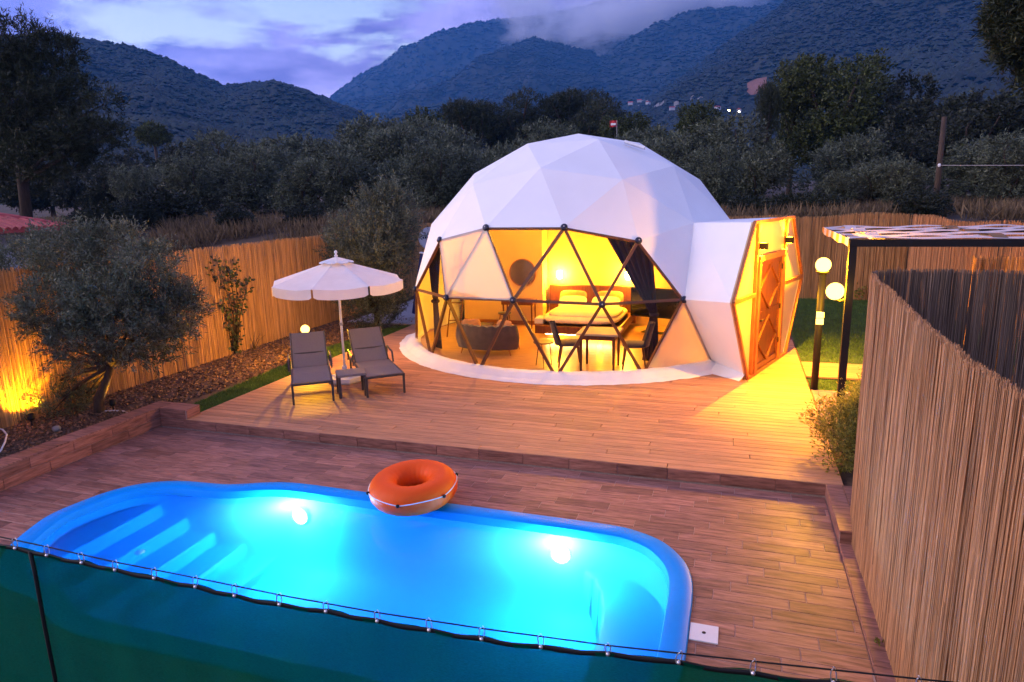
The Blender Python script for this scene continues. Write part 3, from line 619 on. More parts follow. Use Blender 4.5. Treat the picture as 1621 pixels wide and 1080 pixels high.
def bevel_prism(poly, z0, z1, name, mat):
    c = sum(poly, Vector((0, 0)))/len(poly); n = len(poly); q = [p+(c-p).normalized()*.03 for p in poly]
    mb = MB(); mb.add([(p.x, p.y, z0) for p in poly]+[(p.x, p.y, z1-.03) for p in poly]+[(p.x, p.y, z1) for p in q],
        [tuple(range(2*n, 3*n))]+[(k*n+i, k*n+(i+1) % n, (k+1)*n+(i+1) % n, (k+1)*n+i) for k in (0, 1) for i in range(n)])
    return mb.build(name, mat, pool)
for xk, zk in ((-6.42, -.33), (-6.10, -.49), (-5.76, -.65), (-5.42, -.81), (-5.08, -.96)):
    bevel_prism(clip_poly(IN, lambda p: xk-.05*math.cos((p.y-YC)*1.3)-p.x), -1.1, zk, 'step', M['shell'])
def bench_f(p):
    cx_, cy_ = -1.62, YC; qx, qy = p.x-cx_, abs(p.y-cy_); 
    rx, ry = .62, 1.30
    return (max(0, qx)/rx)**2.6+(qy/ry)**2.6-1 if p.x > cx_ else -1
inner = [Vector((-1.62+.62*math.copysign(abs(math.cos(a))**.77, math.cos(a)), YC+1.30*math.copysign(abs(math.sin(a))**.77, math.sin(a)))) for a in [(-80+160*i/40)*math.pi/180 for i in range(41)]]
outer = clip_poly(IN, lambda p: p.x+1.5)
outer = sorted(outer, key=lambda p: math.atan2(p.y-YC, p.x+1.5)); outer = [p for p in outer if abs(math.atan2(p.y-YC, p.x+1.5)) < R(88)]
mb = MB(); no = len(outer); inn = [inner[round(i*40/(no-1))] for i in range(no)]
vs = []
for o_, i_ in zip(outer, inn): vs += [(o_.x, o_.y, -.56), (i_.x+.03, i_.y, -.56), (i_.x, i_.y, -.59), (i_.x-.03, i_.y, -1.1)]
mb.add(vs, [(4*i+k, 4*i+k+1, 4*i+k+5, 4*i+k+4) for i in range(no-1) for k in range(3)]); mb.build('bench', M['shell'], pool, True)
m, nt, n, l, bs, out = mat_nodes('pool_water'); n.remove(bs)
tr = n.new('ShaderNodeBsdfTransparent'); tr.inputs[0].default_value = (.62, .93, 1, 1); gl = n.new('ShaderNodeBsdfGlossy'); gl.inputs['Roughness'].default_value = .03
tl = n.new('ShaderNodeBsdfTranslucent'); tl.inputs[0].default_value = (.10, .58, 1, 1); mt = n.new('ShaderNodeMixShader'); mt.inputs[0].default_value = .40; l.new(tr.outputs[0], mt.inputs[1]); l.new(tl.outputs[0], mt.inputs[2])   # slightly cloudy water
fr = n.new('ShaderNodeFresnel'); fr.inputs[0].default_value = 1.33; ms = n.new('ShaderNodeMixShader')
nz = n.new('ShaderNodeTexNoise'); nz.inputs['Scale'].default_value = 3.2; nz.inputs['Detail'].default_value = 3; bp = n.new('ShaderNodeBump'); bp.inputs['Strength'].default_value = .25; bp.inputs['Distance'].default_value = .03
l.new(nz.outputs[0], bp.inputs['Height']); l.new(bp.outputs[0], gl.inputs['Normal']); l.new(bp.outputs[0], fr.inputs['Normal'])
l.new(fr.outputs[0], ms.inputs[0]); l.new(mt.outputs[0], ms.inputs[1]); l.new(gl.outputs[0], ms.inputs[2]); l.new(ms.outputs[0], out.inputs[0]); M['water'] = m
mb = MB(); q = inset(.207); mb.add([(p.x, p.y, TZ-.07) for p in q], [tuple(range(NO))]); tag(mb.build('water', M['water']), 'clear lit pool water', None, None, 'structure')
plg = glow('pool_lamp_lens', (.85, .95, 1), 30)
for xk in (-4.73, -1.58):
    e = empty('pool_lamp', (xk, 6.14, -.42), 0, 'round underwater lamp glaring white on the far pool wall', 'lamp', 'underwater lamps')
    Mx = Matrix.Rotation(R(90), 3, 'X')
    mb = MB(); mb.lathe([(.10, 0), (.11, .01), (.09, .018)], 20, (xk, 6.155, -.42), Mx); mb.build('ring', M['white'], e, True)
    mb = MB(); mb.lathe([(.09, .014), (.075, .022), (.04, .028), (.001, .03)], 20, (xk, 6.155, -.42), Mx); mb.build('lens', plg, e, True)
    ld = bpy.data.lights.new('pool_lamp_light', 'POINT'); ld.energy = 95; ld.color = (.34, .68, 1.0); ld.shadow_soft_size = .07
    lo = bpy.data.objects.new('light', ld); COL.objects.link(lo); lo.parent = e; lo.location = (0, -.12, .0)
for i, (x, y) in enumerate(((-5.98, 4.62), (-6.0, 5.05))):
    mb = MB(); mb.lathe([(.05, 0), (.055, .006), (.03, .012), (.001, .013)], 14, (x, y, -.49)); mb.build('jet_nozzle', M['white'], pool, True)
# skimmer lid with a drain hole
mb = MB(); mb.box(-.215, .0, 4.73, 4.945, TZ+.002, TZ+.012, .003); dc = mb.build('skimmer_lid', M['white']); tag(dc, 'white square skimmer lid on the tiles beside the pool', 'lid')
mb = MB(); mb.lathe([(.016, 0), (.014, .002), (.001, .002)], 12, (-.108, 4.837, TZ+.0121)); mb.build('finger_hole', M['black'], dc)
# orange swim ring, resting tilted on the pool rim
ring = empty('swim_ring', (-3.32, 6.33, TZ+.19), 0, 'orange inflatable swim ring with a white rope on the pool edge', 'swim ring')
mb = MB(); Rm, r0 = .33, .165; vs = []; nu_, nv_ = 64, 28
for i in range(nu_):
    a = 2*math.pi*i/nu_; pk = .006*math.cos(a*22)
    for j in range(nv_):
        b = 2*math.pi*j/nv_; inn_ = max(0, -math.cos(b)); rr = r0+pk*inn_+.003*math.cos(a*40)*max(0, math.cos(b))
        vs.append(((Rm+rr*math.cos(b))*math.cos(a), (Rm+rr*math.cos(b))*math.sin(a), rr*.94*math.sin(b)))
mb.add(vs, [(i*nv_+j, ((i+1) % nu_)*nv_+j, ((i+1) % nu_)*nv_+(j+1) % nv_, i*nv_+(j+1) % nv_) for i in range(nu_) for j in range(nv_)])
ring.rotation_euler = (R(4), R(-1), 0)
mb.build('tube', M['orange'], ring, True, world=False)
mb = MB(); kn = [2*math.pi*(k+.62)/6 for k in range(6)]; ropp = []
for k in range(6):
    a, b = kn[k], kn[(k+1) % 6]+(2*math.pi if k == 5 else 0)
    for j in range(8):
        t = a+(b-a)*j/8; sag = math.sin(math.pi*j/8); ropp.append(((.498-.012*sag)*math.cos(t), (.498-.012*sag)*math.sin(t), .035+.014*sag))
mb.tube(ropp+[ropp[0]], .006, 6, False); mb.build('rope', M['rope'], ring, True, world=False)
for a in kn:
    mb = MB(); mb.lathe([(.001, -.02), (.018, -.012), (.022, 0), (.018, .012), (.001, .02)], 10, (.502*math.cos(a), .502*math.sin(a), .035)); mb.build('rope_clip', M['black'], ring, True, world=False)

# ================================================================== DOME TENT
DC = Vector((-3.344, 14.863, .6925)); DR = 3.78
def geodesic(n):
    t = math.atan(.5); Vt = [Vector((0, 0, 1))]
    for k in range(5): a = R(72*k); Vt.append(Vector((math.cos(t)*math.cos(a), math.cos(t)*math.sin(a), math.sin(t))))
    for k in range(5): a = R(72*k+36); Vt.append(Vector((math.cos(t)*math.cos(a), math.cos(t)*math.sin(a), -math.sin(t))))
    Vt.append(Vector((0, 0, -1))); d = (Vt[1]-Vt[0]).length; pts = []; tri = []
    def idx(p):
        p = p.normalized()
        for i, q in enumerate(pts):
            if (q-p).length < 1e-4: return i
        pts.append(p); return len(pts)-1
    for a in range(12):
        for b in range(a+1, 12):
            for c in range(b+1, 12):
                if all(abs((Vt[i]-Vt[j]).length-d) < 1e-4 for i, j in ((a, b), (b, c), (a, c))):
                    g = {(i, j): idx((Vt[a]*i+Vt[b]*j+Vt[c]*(n-i-j))/n) for i in range(n+1) for j in range(n+1-i)}
                    for i in range(n):
                        for j in range(n-i):
                            tri.append((g[i, j], g[i+1, j], g[i, j+1]))
                            if j < n-i-1: tri.append((g[i+1, j], g[i+1, j+1], g[i, j+1]))
    return pts, tri
gp, gt = geodesic(3); rotm = Matrix.Rotation(.219086, 3, 'Z')
GP = [rotm @ p*DR+DC for p in gp]
for p in GP:
    if abs(p.z-.0) < .2: p.z = .03
def node(u, v):
    """dome node that shows at a pixel on the near side"""
    def pr(p):
        d = p-Vector((0, 0, CH)); w = d.dot(FW); return 810.5+FPX*d.dot(RT)/w, 540-FPX*d.dot(UP)/w
    c = [i for i, p in enumerate(GP) if p.z > -.1 and (p-DC).dot(Vector((0, 0, CH))-DC) > -3]
    return min(c, key=lambda i: (pr(GP[i])[0]-u)**2+(pr(GP[i])[1]-v)**2)
A_, B_, C_, D_, E_ = node(657, 458), node(706, 471), node(812, 475), node(953, 482), node(1083, 474)
a_, b_, c_, d_ = node(696, 380), node(769, 360), node(893, 360), node(1011, 381)
o_, p_, q_, r_, s_, t_ = node(657, 542), node(680, 570), node(757, 587), node(880, 598), node(1019, 599), node(1130, 577)
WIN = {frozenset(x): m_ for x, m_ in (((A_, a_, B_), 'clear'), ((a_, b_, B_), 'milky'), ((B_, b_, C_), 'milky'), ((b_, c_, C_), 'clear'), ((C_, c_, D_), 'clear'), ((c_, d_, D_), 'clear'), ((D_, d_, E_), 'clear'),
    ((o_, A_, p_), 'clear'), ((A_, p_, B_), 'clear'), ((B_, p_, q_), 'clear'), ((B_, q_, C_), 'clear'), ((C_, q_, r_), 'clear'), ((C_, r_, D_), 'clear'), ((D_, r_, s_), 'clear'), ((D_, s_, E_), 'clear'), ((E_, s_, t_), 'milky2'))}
hub_e = min(range(len(GP)), key=lambda i: (GP[i]-Vector((.06, 13.39, 1.4))).length)
dome = empty('dome_tent', (DC.x, DC.y, 0), 0, 'white geodesic dome tent with a triangular-paned bay and wooden entrance porch', 'tent')
mb = MB(); keep = []
for t in gt:
    if any(GP[i].z < -.2 for i in t) or frozenset(t) in WIN or hub_e in t: continue
    keep.append(t); P3 = [GP[i] for i in t]
    if (P3[1]-P3[0]).cross(P3[2]-P3[0]).dot(sum(P3, Vector())/3-DC) < 0: P3 = P3[::-1]
    # each fabric facet bellies very slightly; centre vertex pulled in
    g_ = sum(P3, Vector())/3; nrm = (P3[1]-P3[0]).cross(P3[2]-P3[0]).normalized()
    ctr = g_-nrm*.006; mb.add(P3+[ctr], [(0, 1, 3), (1, 2, 3), (2, 0, 3)])
mb.build('cover', M['cover'], dome)
# raised welded seams along the facet edges of the cover
eds = {frozenset(e) for t in keep for e in ((t[0], t[1]), (t[1], t[2]), (t[2], t[0]))}
mb = MB()
for e in eds:
    i, j = tuple(e); p, q = GP[i], GP[j]; nr = ((p+q)/2-DC).normalized(); sd_ = (q-p).normalized().cross(nr)*.022
    mb.add([p-sd_+nr*.001, q-sd_+nr*.001, q+nr*.006, p+nr*.006, q+sd_+nr*.001, p+sd_+nr*.001], [(0, 1, 2, 3), (3, 2, 4, 5)])
pass
wed = {}
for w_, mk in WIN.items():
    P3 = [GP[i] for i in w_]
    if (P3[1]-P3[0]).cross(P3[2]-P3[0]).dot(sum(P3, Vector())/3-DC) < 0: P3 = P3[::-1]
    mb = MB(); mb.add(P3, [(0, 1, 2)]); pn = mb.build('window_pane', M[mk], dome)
    if mk != 'clear': pn['label'] = 'milky half-opaque triangular pane'
    l_ = list(w_)
    for i in range(3): wed[frozenset((l_[i], l_[(i+1) % 3]))] = 1
for e in wed:
    i, j = tuple(e)
    if GP[i].z < .1 and GP[j].z < .1: continue
    d = (GP[j]-GP[i]).normalized(); nr = ((GP[i]+GP[j])/2-DC).normalized(); th = .036
    mb = MB(); mb.tube([GP[i]-nr*.03, GP[j]-nr*.03], th, 4, up=nr); mb.build('strut', M['strut'], dome)
for i in (A_, B_, C_, D_, E_, a_, b_, c_, d_):
    nr = (GP[i]-DC).normalized(); Mr = nr.to_track_quat('Z', 'Y').to_matrix()
    mb = MB(); mb.lathe([(.04, -.05), (.062, -.03), (.064, .012), (.052, .03), (.03, .034), (.001, .034)], 16, GP[i], Mr); hb = mb.build('hub', M['hub'], dome, True)
    mb = MB(); mb.lathe([(.014, .033), (.014, .042), (.001, .043)], 6, GP[i], Mr); mb.build('bolt', M['concrete'], hb)
# apron flap round the base
mb = MB(); ring_a = []; na = 150
for k in range(na+1):
    an = R(189)+R(134)*k/na; wv = .03*noise.noise(Vector((k*.23, 0, 0)))+.018*noise.noise(Vector((k*.7, 5, 0)))
    flare = .10*max(0, 1-k/6)
    cr = [(3.60, .10+flare), (3.70, .155+wv*.4+flare*.5), (3.83, .115+wv*.5), (3.90, .05), (3.94+wv, .035+wv*.25), (4.06+wv, .012), (4.07+wv, .004)]
    ring_a.append([(DC.x+r*math.cos(an), DC.y+r*math.sin(an), max(.003, z+.008*noise.noise(Vector((k*.4, r*3, 2))))) for r, z in cr])
nc = len(ring_a[0]); mb.add([p for rr in ring_a for p in rr], [(k*nc+j, (k+1)*nc+j, (k+1)*nc+j+1, k*nc+j+1) for k in range(na) for j in range(nc-1)])
mb.build('apron', M['apron'], dome, True)
# interior floor
mb = MB(); mb.lathe([(3.62, .005), (3.62, .022), (.001, .022)], 60, (DC.x, DC.y, 0)); M['floor'] = pm('tent_floor', (.45, .24, .11), .3, .25, 2.5, (1, 6, 1), .05); mb.build('floor', M['floor'], dome)
# entrance porch: hexagonal frame joined to the dome by fabric
ED = Vector((.321, .947, 0)).normalized(); EN = Vector((ED.y, -ED.x, 0)); EA = Vector((.26, 11.94, 0))
def en(s, z, o=0): return EA+ED*s+EN*o+Vector((0, 0, z))
FH = [en(0, .02), en(-.89, 1.46), en(-.02, 2.68), en(2.28, 2.68), en(3.17, 1.46), en(2.28, .02)]
def nn3(x, y, z): return min(GP, key=lambda p: (p-Vector((x, y, z))).length)
BH = [nn3(-.3, 12.71, .04), nn3(-.83, 12.11, 1.34), nn3(-.76, 12.91, 2.64), nn3(-.15, 14.31, 2.64), nn3(.38, 14.91, 1.34), nn3(.3, 14.11, .04)]
for i in range(5):
    mb = MB(); a, b, c, d = FH[i], FH[i+1], BH[i+1], BH[i]; mb.plate([a, b, c, d] if i < 9 else [], .012); mb.build('porch_wall', M['cover'], dome)
mb = MB(); fl = [(BH[0]+Vector((-.25, -.35, 0))), FH[0]+Vector((-.12, -.16, 0)), FH[0], BH[0]]
pts_ = []
for k in range(9):
    t = k/8; o1 = fl[0].lerp(fl[1], t); i1 = BH[0].lerp(FH[0], t)
    for j in range(6):
        s = j/5; p = i1.lerp(o1, s); p.z = .14*(1-s)**1.5+.004+.03*abs(noise.noise(Vector((k*.9, j*1.3, 0))))*(1-s*.6); pts_.append(p)
mb.add(pts_, [(k*6+j, k*6+j+1, (k+1)*6+j+1, (k+1)*6+j) for k in range(8) for j in range(5)]); mb.build('porch_flap', M['apron'], dome, True)
for i in range(6):
    mb = MB(); mb.tube([FH[i]+EN*.02, FH[(i+1) % 6]+EN*.02], .036, 4, up=EN); mb.build('porch_strut', M['trim'], dome)
# cream infill panels; door opening s .32..1.72, z to 2.0
def face_panel(poly, mat=M['cream'], name='porch_panel', o=-.02, th=.02):
    q = [en(s, z, o) for s, z in poly]; nr = (q[1]-q[0]).cross(q[2]-q[0])
    if nr.dot(EN) < 0: q = q[::-1]
    mb = MB(); mb.plate(q, th); return mb.build(name, mat, dome)
JL0, JL1, JR0, JR1 = .16, .36, 1.72, 1.92
face_panel([(JL0, 1.46), (-.89, 1.46), (-.02, 2.68), (JL0, 2.68)]); face_panel([(JL0, .02), (0, .02), (-.89, 1.46), (JL0, 1.46)])
face_panel([(JL0, 2.08), (JR1, 2.08), (JR1, 2.68), (JL0, 2.68)]); face_panel([(JR1, 1.46), (3.17, 1.46), (2.28, 2.68), (JR1, 2.68)]); face_panel([(JR1, .02), (2.28, .02), (3.17, 1.46), (JR1, 1.46)])
def bar(s0, z0, s1, z1, w, name, mat, o0=0, th=.05, par=dome):
    a, b = en(s0, z0, o0), en(s1, z1, o0); mb = MB(); d = (b-a).normalized(); sdv = d.cross(EN)*w/2
    q = [a-sdv, b-sdv, b+sdv, a+sdv]; q = q if (q[1]-q[0]).cross(q[2]-q[0]).dot(EN) > 0 else q[::-1]; q = [p+EN*th for p in q]
    mb.plate(q, th); return mb.build(name, mat, par)
bar(JL0-.02, 1.46, -.85, 1.46, .07, 'porch_strut', M['trim']); bar(JR1+.02, 1.46, 3.12, 1.46, .07, 'porch_strut', M['trim'])
bar(.205, .02, .205, 2.66, .06, 'porch_post', M['trim'], -.03, .06); bar(1.89, .02, 1.89, 2.66, .06, 'porch_post', M['trim'], -.03, .06)
# carved door
door = empty('door', (0, 0, 0)); door.parent = dome; door.location = en(1.02, 0)-Vector((DC.x, DC.y, 0))
bar(.30, .02, .30, 2.05, .11, 'jamb', M['trim'], -.02, .08, door); bar(1.74, .02, 1.74, 2.05, .11, 'jamb', M['trim'], -.02, .08, door); bar(.245, 2.055, 1.795, 2.055, .10, 'lintel', M['trim'], -.02, .085, door)
q = [en(.355, .03, .0), en(1.685, .03, .0), en(1.685, 2.0, .0), en(.355, 2.0, .0)]
q = q if (q[1]-q[0]).cross(q[2]-q[0]).dot(EN) > 0 else q[::-1]
mb = MB(); mb.plate(q, .05); mb.build('leaf', M['wood'], door)
for s0, z0, s1, z1 in ((.42, .12, .42, 1.95), (1.62, .12, 1.62, 1.95), (.36, .12, 1.68, .12), (.36, 1.95, 1.68, 1.95), (.42, 1.06, 1.62, 1.06)): bar(s0, z0, s1, z1, .09, 'rail', M['wood'], 0, .022, door)
for zz in (.17, 1.11):
    zm = zz+.40; zt = zz+.80
    for s0, z0, s1, z1 in ((1.02, zt, .48, zm), (1.02, zt, 1.56, zm), (.48, zm, 1.02, zz), (1.56, zm, 1.02, zz)): bar(s0, z0, s1, z1, .055, 'moulding', M['wood'], 0, .035, door)
mb = MB(); mb.tube([en(.47, .96, .01), en(.47, .96, .06), en(.60, .96, .065)], .012, 8); mb.build('handle', M['black'], door)
for zz in (.35, 1.0, 1.75): mb = MB(); mb.tube([en(1.69, zz, .03), en(1.69, zz+.1, .03)], .014, 8); mb.build('hinge', M['black'], door)
# up-and-down wall lamps beside the door
wl_g = glow('wall_lamp_glow', WARM, 60)
for s, lb in ((.30, 'black cube wall lamp above the hinge-free side of the door'), (1.86, 'black cube wall lamp above the hinged side of the door')):
    lp = en(s, 2.27, .07); e = empty('wall_lamp', lp, 0, lb, 'lamp')
    Mt = Matrix.Translation(lp) @ Matrix.Rotation(math.atan2(ED.y, ED.x), 4, 'Z')
    mb = MB(); mb.box(-.05, .05, -.075, .055, -.055, .055, .006, Mt); mb.build('housing', M['black'], e)
    for sg in (1, -1):
        mb = MB(); mb.box(-.035, .035, -.05, .035, .0565 if sg > 0 else -.06, .06 if sg > 0 else -.0565, M=Mt); mb.build('lens', wl_g, e)
        ld = bpy.data.lights.new('wall_lamp_light', 'SPOT'); ld.energy = 600 if sg < 0 else 140; ld.color = WARM; ld.spot_size = R(118); ld.spot_blend = .45; ld.shadow_soft_size = .03
        lo = bpy.data.objects.new('light', ld); COL.objects.link(lo); lo.parent = e; lo.location = EN*.005+Vector((0, 0, .085*sg)); lo.rotation_euler = (Vector((EN.x*-.10, EN.y*-.10, -sg)) if sg > 0 else Vector((-EN.x*.12, -EN.y*.12, 1))).to_track_quat('Z', 'Y').to_euler()
# roof vent
vp = Vector((-2.05, 14.2, 4.12)); mb = MB(); mb.box(-.22, .22, -.05, .05, 0, .05, .01, Matrix.Translation(vp) @ Matrix.Rotation(R(-14), 4, 'X') @ Matrix.Rotation(R(20), 4, 'Y')); mb.build('roof_vent', M['white'], dome)

# ------------------------------------------------------------------ inside the dome
def sph_z(x, y, k=.97): q = (DR*k)**2-(x-DC.x)**2-(y-DC.y)**2; return DC.z+math.sqrt(max(0, q))
M['pw'] = pm('inner_wall', (.75, .52, .24), .7, .05, 2)
pxs = np.linspace(-6.6, -4.5, 22); top_ = [(x, min(3.3, sph_z(x, 15.95)-.05)) for x in pxs]
mb = MB(); mb.plate([(-6.6, 15.95, .02), (-4.5, 15.95, .02)]+[(x, 15.95, z) for x, z in top_[::-1]], .08); pw = mb.build('partition', M['pw'], dome)
pys = np.linspace(16.03, 18.0, 12); mb = MB(); mb.plate([(-4.5, 16.03, .02)]+[(-4.5, 18.0, .02)]+[(-4.5, y, min(3.3, sph_z(-4.5, y)-.05)) for y in pys[::-1]], .08); mb.build('partition', M['pw'], dome)
mb = MB(); mb.box(-6.6, -4.5, 15.925, 15.948, .022, .12); mb.build('skirting', M['trim'], dome)
wxs = np.linspace(-4.49, -.9, 26); mb = MB(); mb.plate([(-4.49, 16.42, .02), (-.9, 16.42, .02)]+[(x, 16.42, min(3.3, sph_z(x, 16.42)-.05)) for x in wxs[::-1]], .06); mb.build('back_wall', M['pw'], dome)
# round mirror
mr = empty('mirror', (-5.0, 15.86, 1.33), 0, 'round dark mirror hanging on the partition inside the tent', 'mirror'); Mx = Matrix.Rotation(R(90), 3, 'X')
mb = MB(); mb.lathe([(.345, -.02), (.345, .01), (.33, .016), (.32, .006)], 40, (-5.0, 15.915, 1.33), Mx); mb.build('frame', M['trim'], mr, True)
M['mirror'] = pm('mirror_glass', (.45, .36, .36), .12, .05, 3, metal=.85); mb = MB(); mb.lathe([(.32, .004), (.001, .006)], 40, (-5.0, 15.91, 1.33), Mx); mb.build('glass', M['mirror'], mr)
# console desk
ds = empty('console_desk', (-5.0, 15.6, .02), 0, 'slim wooden console desk under the round mirror', 'desk')
mb = MB(); mb.box(-5.4, -4.6, 15.4, 15.78, .60, .72, .01); mb.build('desk_top', M['wood'], ds)
for x in (-5.36, -4.64):
    for y in (15.44, 15.74): mb = MB(); mb.tube([(x*.995-.025, y, .022), (x, y, .62)], [.014, .022], 8); mb.build('leg', M['wood'], ds)
st = empty('stool', (-5.25, 15.2, .02), 0, 'small stool with a dark seat beside the console desk', 'stool')
# bed
bed = empty('bed', (-3.3, 15.3, .02), 0, 'double bed with a wooden base glowing underneath', 'bed')
M['linen'] = pm('cream_linen', (.75, .66, .52), .85, .08, 6, bump=.4); M['pillow'] = pm('tan_pillow', (.40, .20, .10), .85, .12, 10, bump=.3); M['pillow2'] = pm('white_pillow', (.74, .66, .58), .85, .06, 10, bump=.3)
mb = MB(); mb.box(-4.2, -2.3, 14.2, 16.3, .18, .36, .01); mb.build('base', M['wood'], bed)
mb = MB(); mb.box(-4.0, -2.5, 14.45, 16.2, .022, .17); mb.build('plinth', M['strut'], bed)
def cushion(mb, c, sx_, sy_, sz_, rz=0, tilt=0, n=14, m=8):
    Mt = Matrix.Translation(c) @ Matrix.Rotation(rz, 4, 'Z') @ Matrix.Rotation(tilt, 4, 'X'); vs = []
    for j in range(m+1):
        la = -math.pi/2+math.pi*j/m
        for i in range(n*2):
            lo = math.pi*i/n; cs, sn = math.cos(lo), math.sin(lo); e = .45
            x = math.copysign(abs(cs)**e, cs)*math.cos(la)**.5; y = math.copysign(abs(sn)**e, sn)*math.cos(la)**.5
            vs.append(Mt @ Vector((x*sx_, y*sy_, math.sin(la)*sz_*(1-.35*(x*x*y*y)))))
    k = n*2; mb.add(vs, [(j*k+i, j*k+(i+1) % k, (j+1)*k+(i+1) % k, (j+1)*k+i) for j in range(m) for i in range(k)])
mb = MB(); cushion(mb, (-3.25, 15.2, .47), .90, 1.0, .13); mb.build('mattress', M['linen'], bed, True)
mb = MB(); cushion(mb, (-3.2, 15.05, .56), .80, .72, .10); mb.build('duvet', M['linen'], bed, True)
mb = MB(); mb.box(-4.4, -2.25, 16.22, 16.34, .10, 1.0, .012); mb.build('headboard', M['wood'], bed)
mb = MB(); mb.box(-4.25, -4.05, 14.35, 14.7, .37, .5, .02); bl = mb.build('folded_blanket', M['pillow2']); tag(bl, 'folded white blanket on the foot corner of the bed', 'blanket')
for x, y, z, mk, tl, lb in ((-3.75, 16.0, .70, 'pillow', R(62), 'tan pillow leaning on the headboard below the lit wall lamp'), (-2.85, 16.0, .70, 'pillow', R(62), 'tan pillow leaning on the headboard nearer the television'), (-3.7, 15.75, .63, 'pillow2', R(40), 'pale pillow lying before the tan pillow below the wall lamp'), (-2.9, 15.75, .63, 'pillow2', R(40), 'pale pillow lying before the tan pillow nearer the television')):
    mb = MB(); cushion(mb, (x, y, z), .34, .22, .09, 0, tl); o = mb.build('pillow', M[mk], None, True); tag(o, lb, 'pillow')
# lamps inside
def point(parent, loc, en_, col=AMBER, r=.05):
    ld = bpy.data.lights.new('lamp_light', 'POINT'); ld.energy = en_; ld.color = col; ld.shadow_soft_size = r
    lo = bpy.data.objects.new('light', ld); COL.objects.link(lo); lo.parent = parent; lo.location = Vector(loc)-(parent.location if parent else Vector())
ig = glow('bedside_glow', (1, .72, .25), 45)
for x, lb in ((-4.14, 'lit wall lamp over the bed beside the partition'), (-2.45, 'lit wall lamp over the bed beside the curtain')):
    e = empty('bed_lamp', (x, 16.25, 1.25), 0, lb, 'lamp')
    mb = MB(); mb.lathe([(.045, -.09), (.06, -.07), (.06, .09), (.05, .1), (.001, .1)], 14, (x, 16.25, 1.25)); mb.build('lamp_shade', ig, e, True)
    mb = MB(); mb.box(x-.03, x+.03, 16.30, 16.42, 1.22, 1.28); mb.build('bracket', M['black'], e)
    point(e, (x, 16.12, 1.25), 95, AMBER, .06)
ls = empty('light_strip', (-3.25, 14.5, .1), 0, 'glowing light strip under the bed base', 'lamp')
mb = MB(); mb.box(-4.0, -2.5, 14.35, 14.40, .14, .165); mb.build('diffuser', glow('strip_glow', (1, .68, .2), 30), ls); point(ls, (-3.7, 14.3, .11), 16, AMBER, .05); point(ls, (-2.75, 14.3, .11), 16, AMBER, .05)
cl = empty('fill_lamp', (-3.34, 14.0, 3.7), 0, 'small added fill lamp under the dome top', 'lamp')  # added lamp that brightens the tent interior
mb = MB(); mb.tube([(-3.34, 14.0, 4.15), (-3.34, 14.0, 3.78)], .008, 6); mb.build('cord', M['black'], cl)
mb = MB(); mb.lathe([(.02, .10), (.10, .06), (.13, 0), (.10, -.07), (.001, -.10)], 18, (-3.34, 14.0, 3.7)); mb.build('lamp_shade', glow('fill_lamp_glow', (1, .7, .25), 12), cl, True); point(cl, (-3.34, 14.0, 3.5), 150, AMBER, .12)
# television and cabinet
tv = empty('television', (-1.7, 15.7, .5), 0, 'black flat television behind the dark curtain', 'television'); Mt = Matrix.Translation((-1.72, 15.55, .72)) @ Matrix.Rotation(R(-18), 4, 'Z')
mb = MB(); mb.box(-.60, .60, -.025, .025, -.34, .34, .006, Mt); mb.build('panel', M['black'], tv)
mb = MB(); mb.box(-.57, .57, -.03, -.027, -.31, .31, M=Mt); mb.build('screen', pm('dark_screen', (.01, .01, .012), .12, .1, 3), tv)
mb = MB(); mb.box(-.05, .05, .0, .05, -.70, -.30, M=Mt); mb.box(-.3, .3, -.1, .12, -.70, -.685, M=Mt); mb.build('stand', M['black'], tv)
# sofa seen from behind
sf = empty('sofa', (-4.8, 12.75, .02), 0, 'tufted grey sofa with scalloped back standing by the bay panes', 'sofa')
M['velvet'] = pm('grey_velvet', (.085, .06, .05), .85, .2, 8, sheen=.3); vs = []; nb, nh = 48, 9
for i in range(nb+1):
    t = i/nb; an = R(205)+R(130)*t; scal = abs(math.sin(t*math.pi*9)); rr = .74
    for j in range(nh+1):
        h = j/nh; rad = rr+.05*math.sin(h*math.pi)-.02+.012*scal; z = .14+(.47+.03*scal)*h; vs.append((-4.8+rad*math.cos(an), 12.95+rad*.62*math.sin(an), z))
mb = MB(); k = nh+1; mb.add(vs, [(i*k+j, (i+1)*k+j, (i+1)*k+j+1, i*k+j+1) for i in range(nb) for j in range(nh)])
vi = [( -4.8+(x+4.8)*.80, 12.95+(y-12.95)*.76, z) for x, y, z in vs]; mb.add(vi, [(i*k+j, i*k+j+1, (i+1)*k+j+1, (i+1)*k+j) for i in range(nb) for j in range(nh)])
mb.add([vs[i*k+nh] for i in range(nb+1)]+[vi[i*k+nh] for i in range(nb+1)], [(i, i+1, nb+1+i+1, nb+1+i) for i in range(nb)]); mb.build('backrest', M['velvet'], sf, True)
mb = MB(); cushion(mb, (-4.8, 12.95, .28), .58, .40, .15); mb.build('seat', M['velvet'], sf, True)
for x, y in ((-5.3, 12.65), (-4.3, 12.65), (-5.3, 13.25), (-4.3, 13.25)): mb = MB(); mb.tube([(x, y, .16), (x+(.04 if x > -4.8 else -.04), y-.02, .022)], [.02, .011], 8); mb.build('leg', M['trim'], sf)
for x, rz in ((-5.15, .5), (-4.45, -.4)): mb = MB(); cushion(mb, (x, 12.78, .56), .2, .17, .06, rz, R(65)); o = mb.build('cushion', M['pillow'], None, True); tag(o, 'small brown cushion on the tufted sofa', 'cushion', 'sofa cushions')
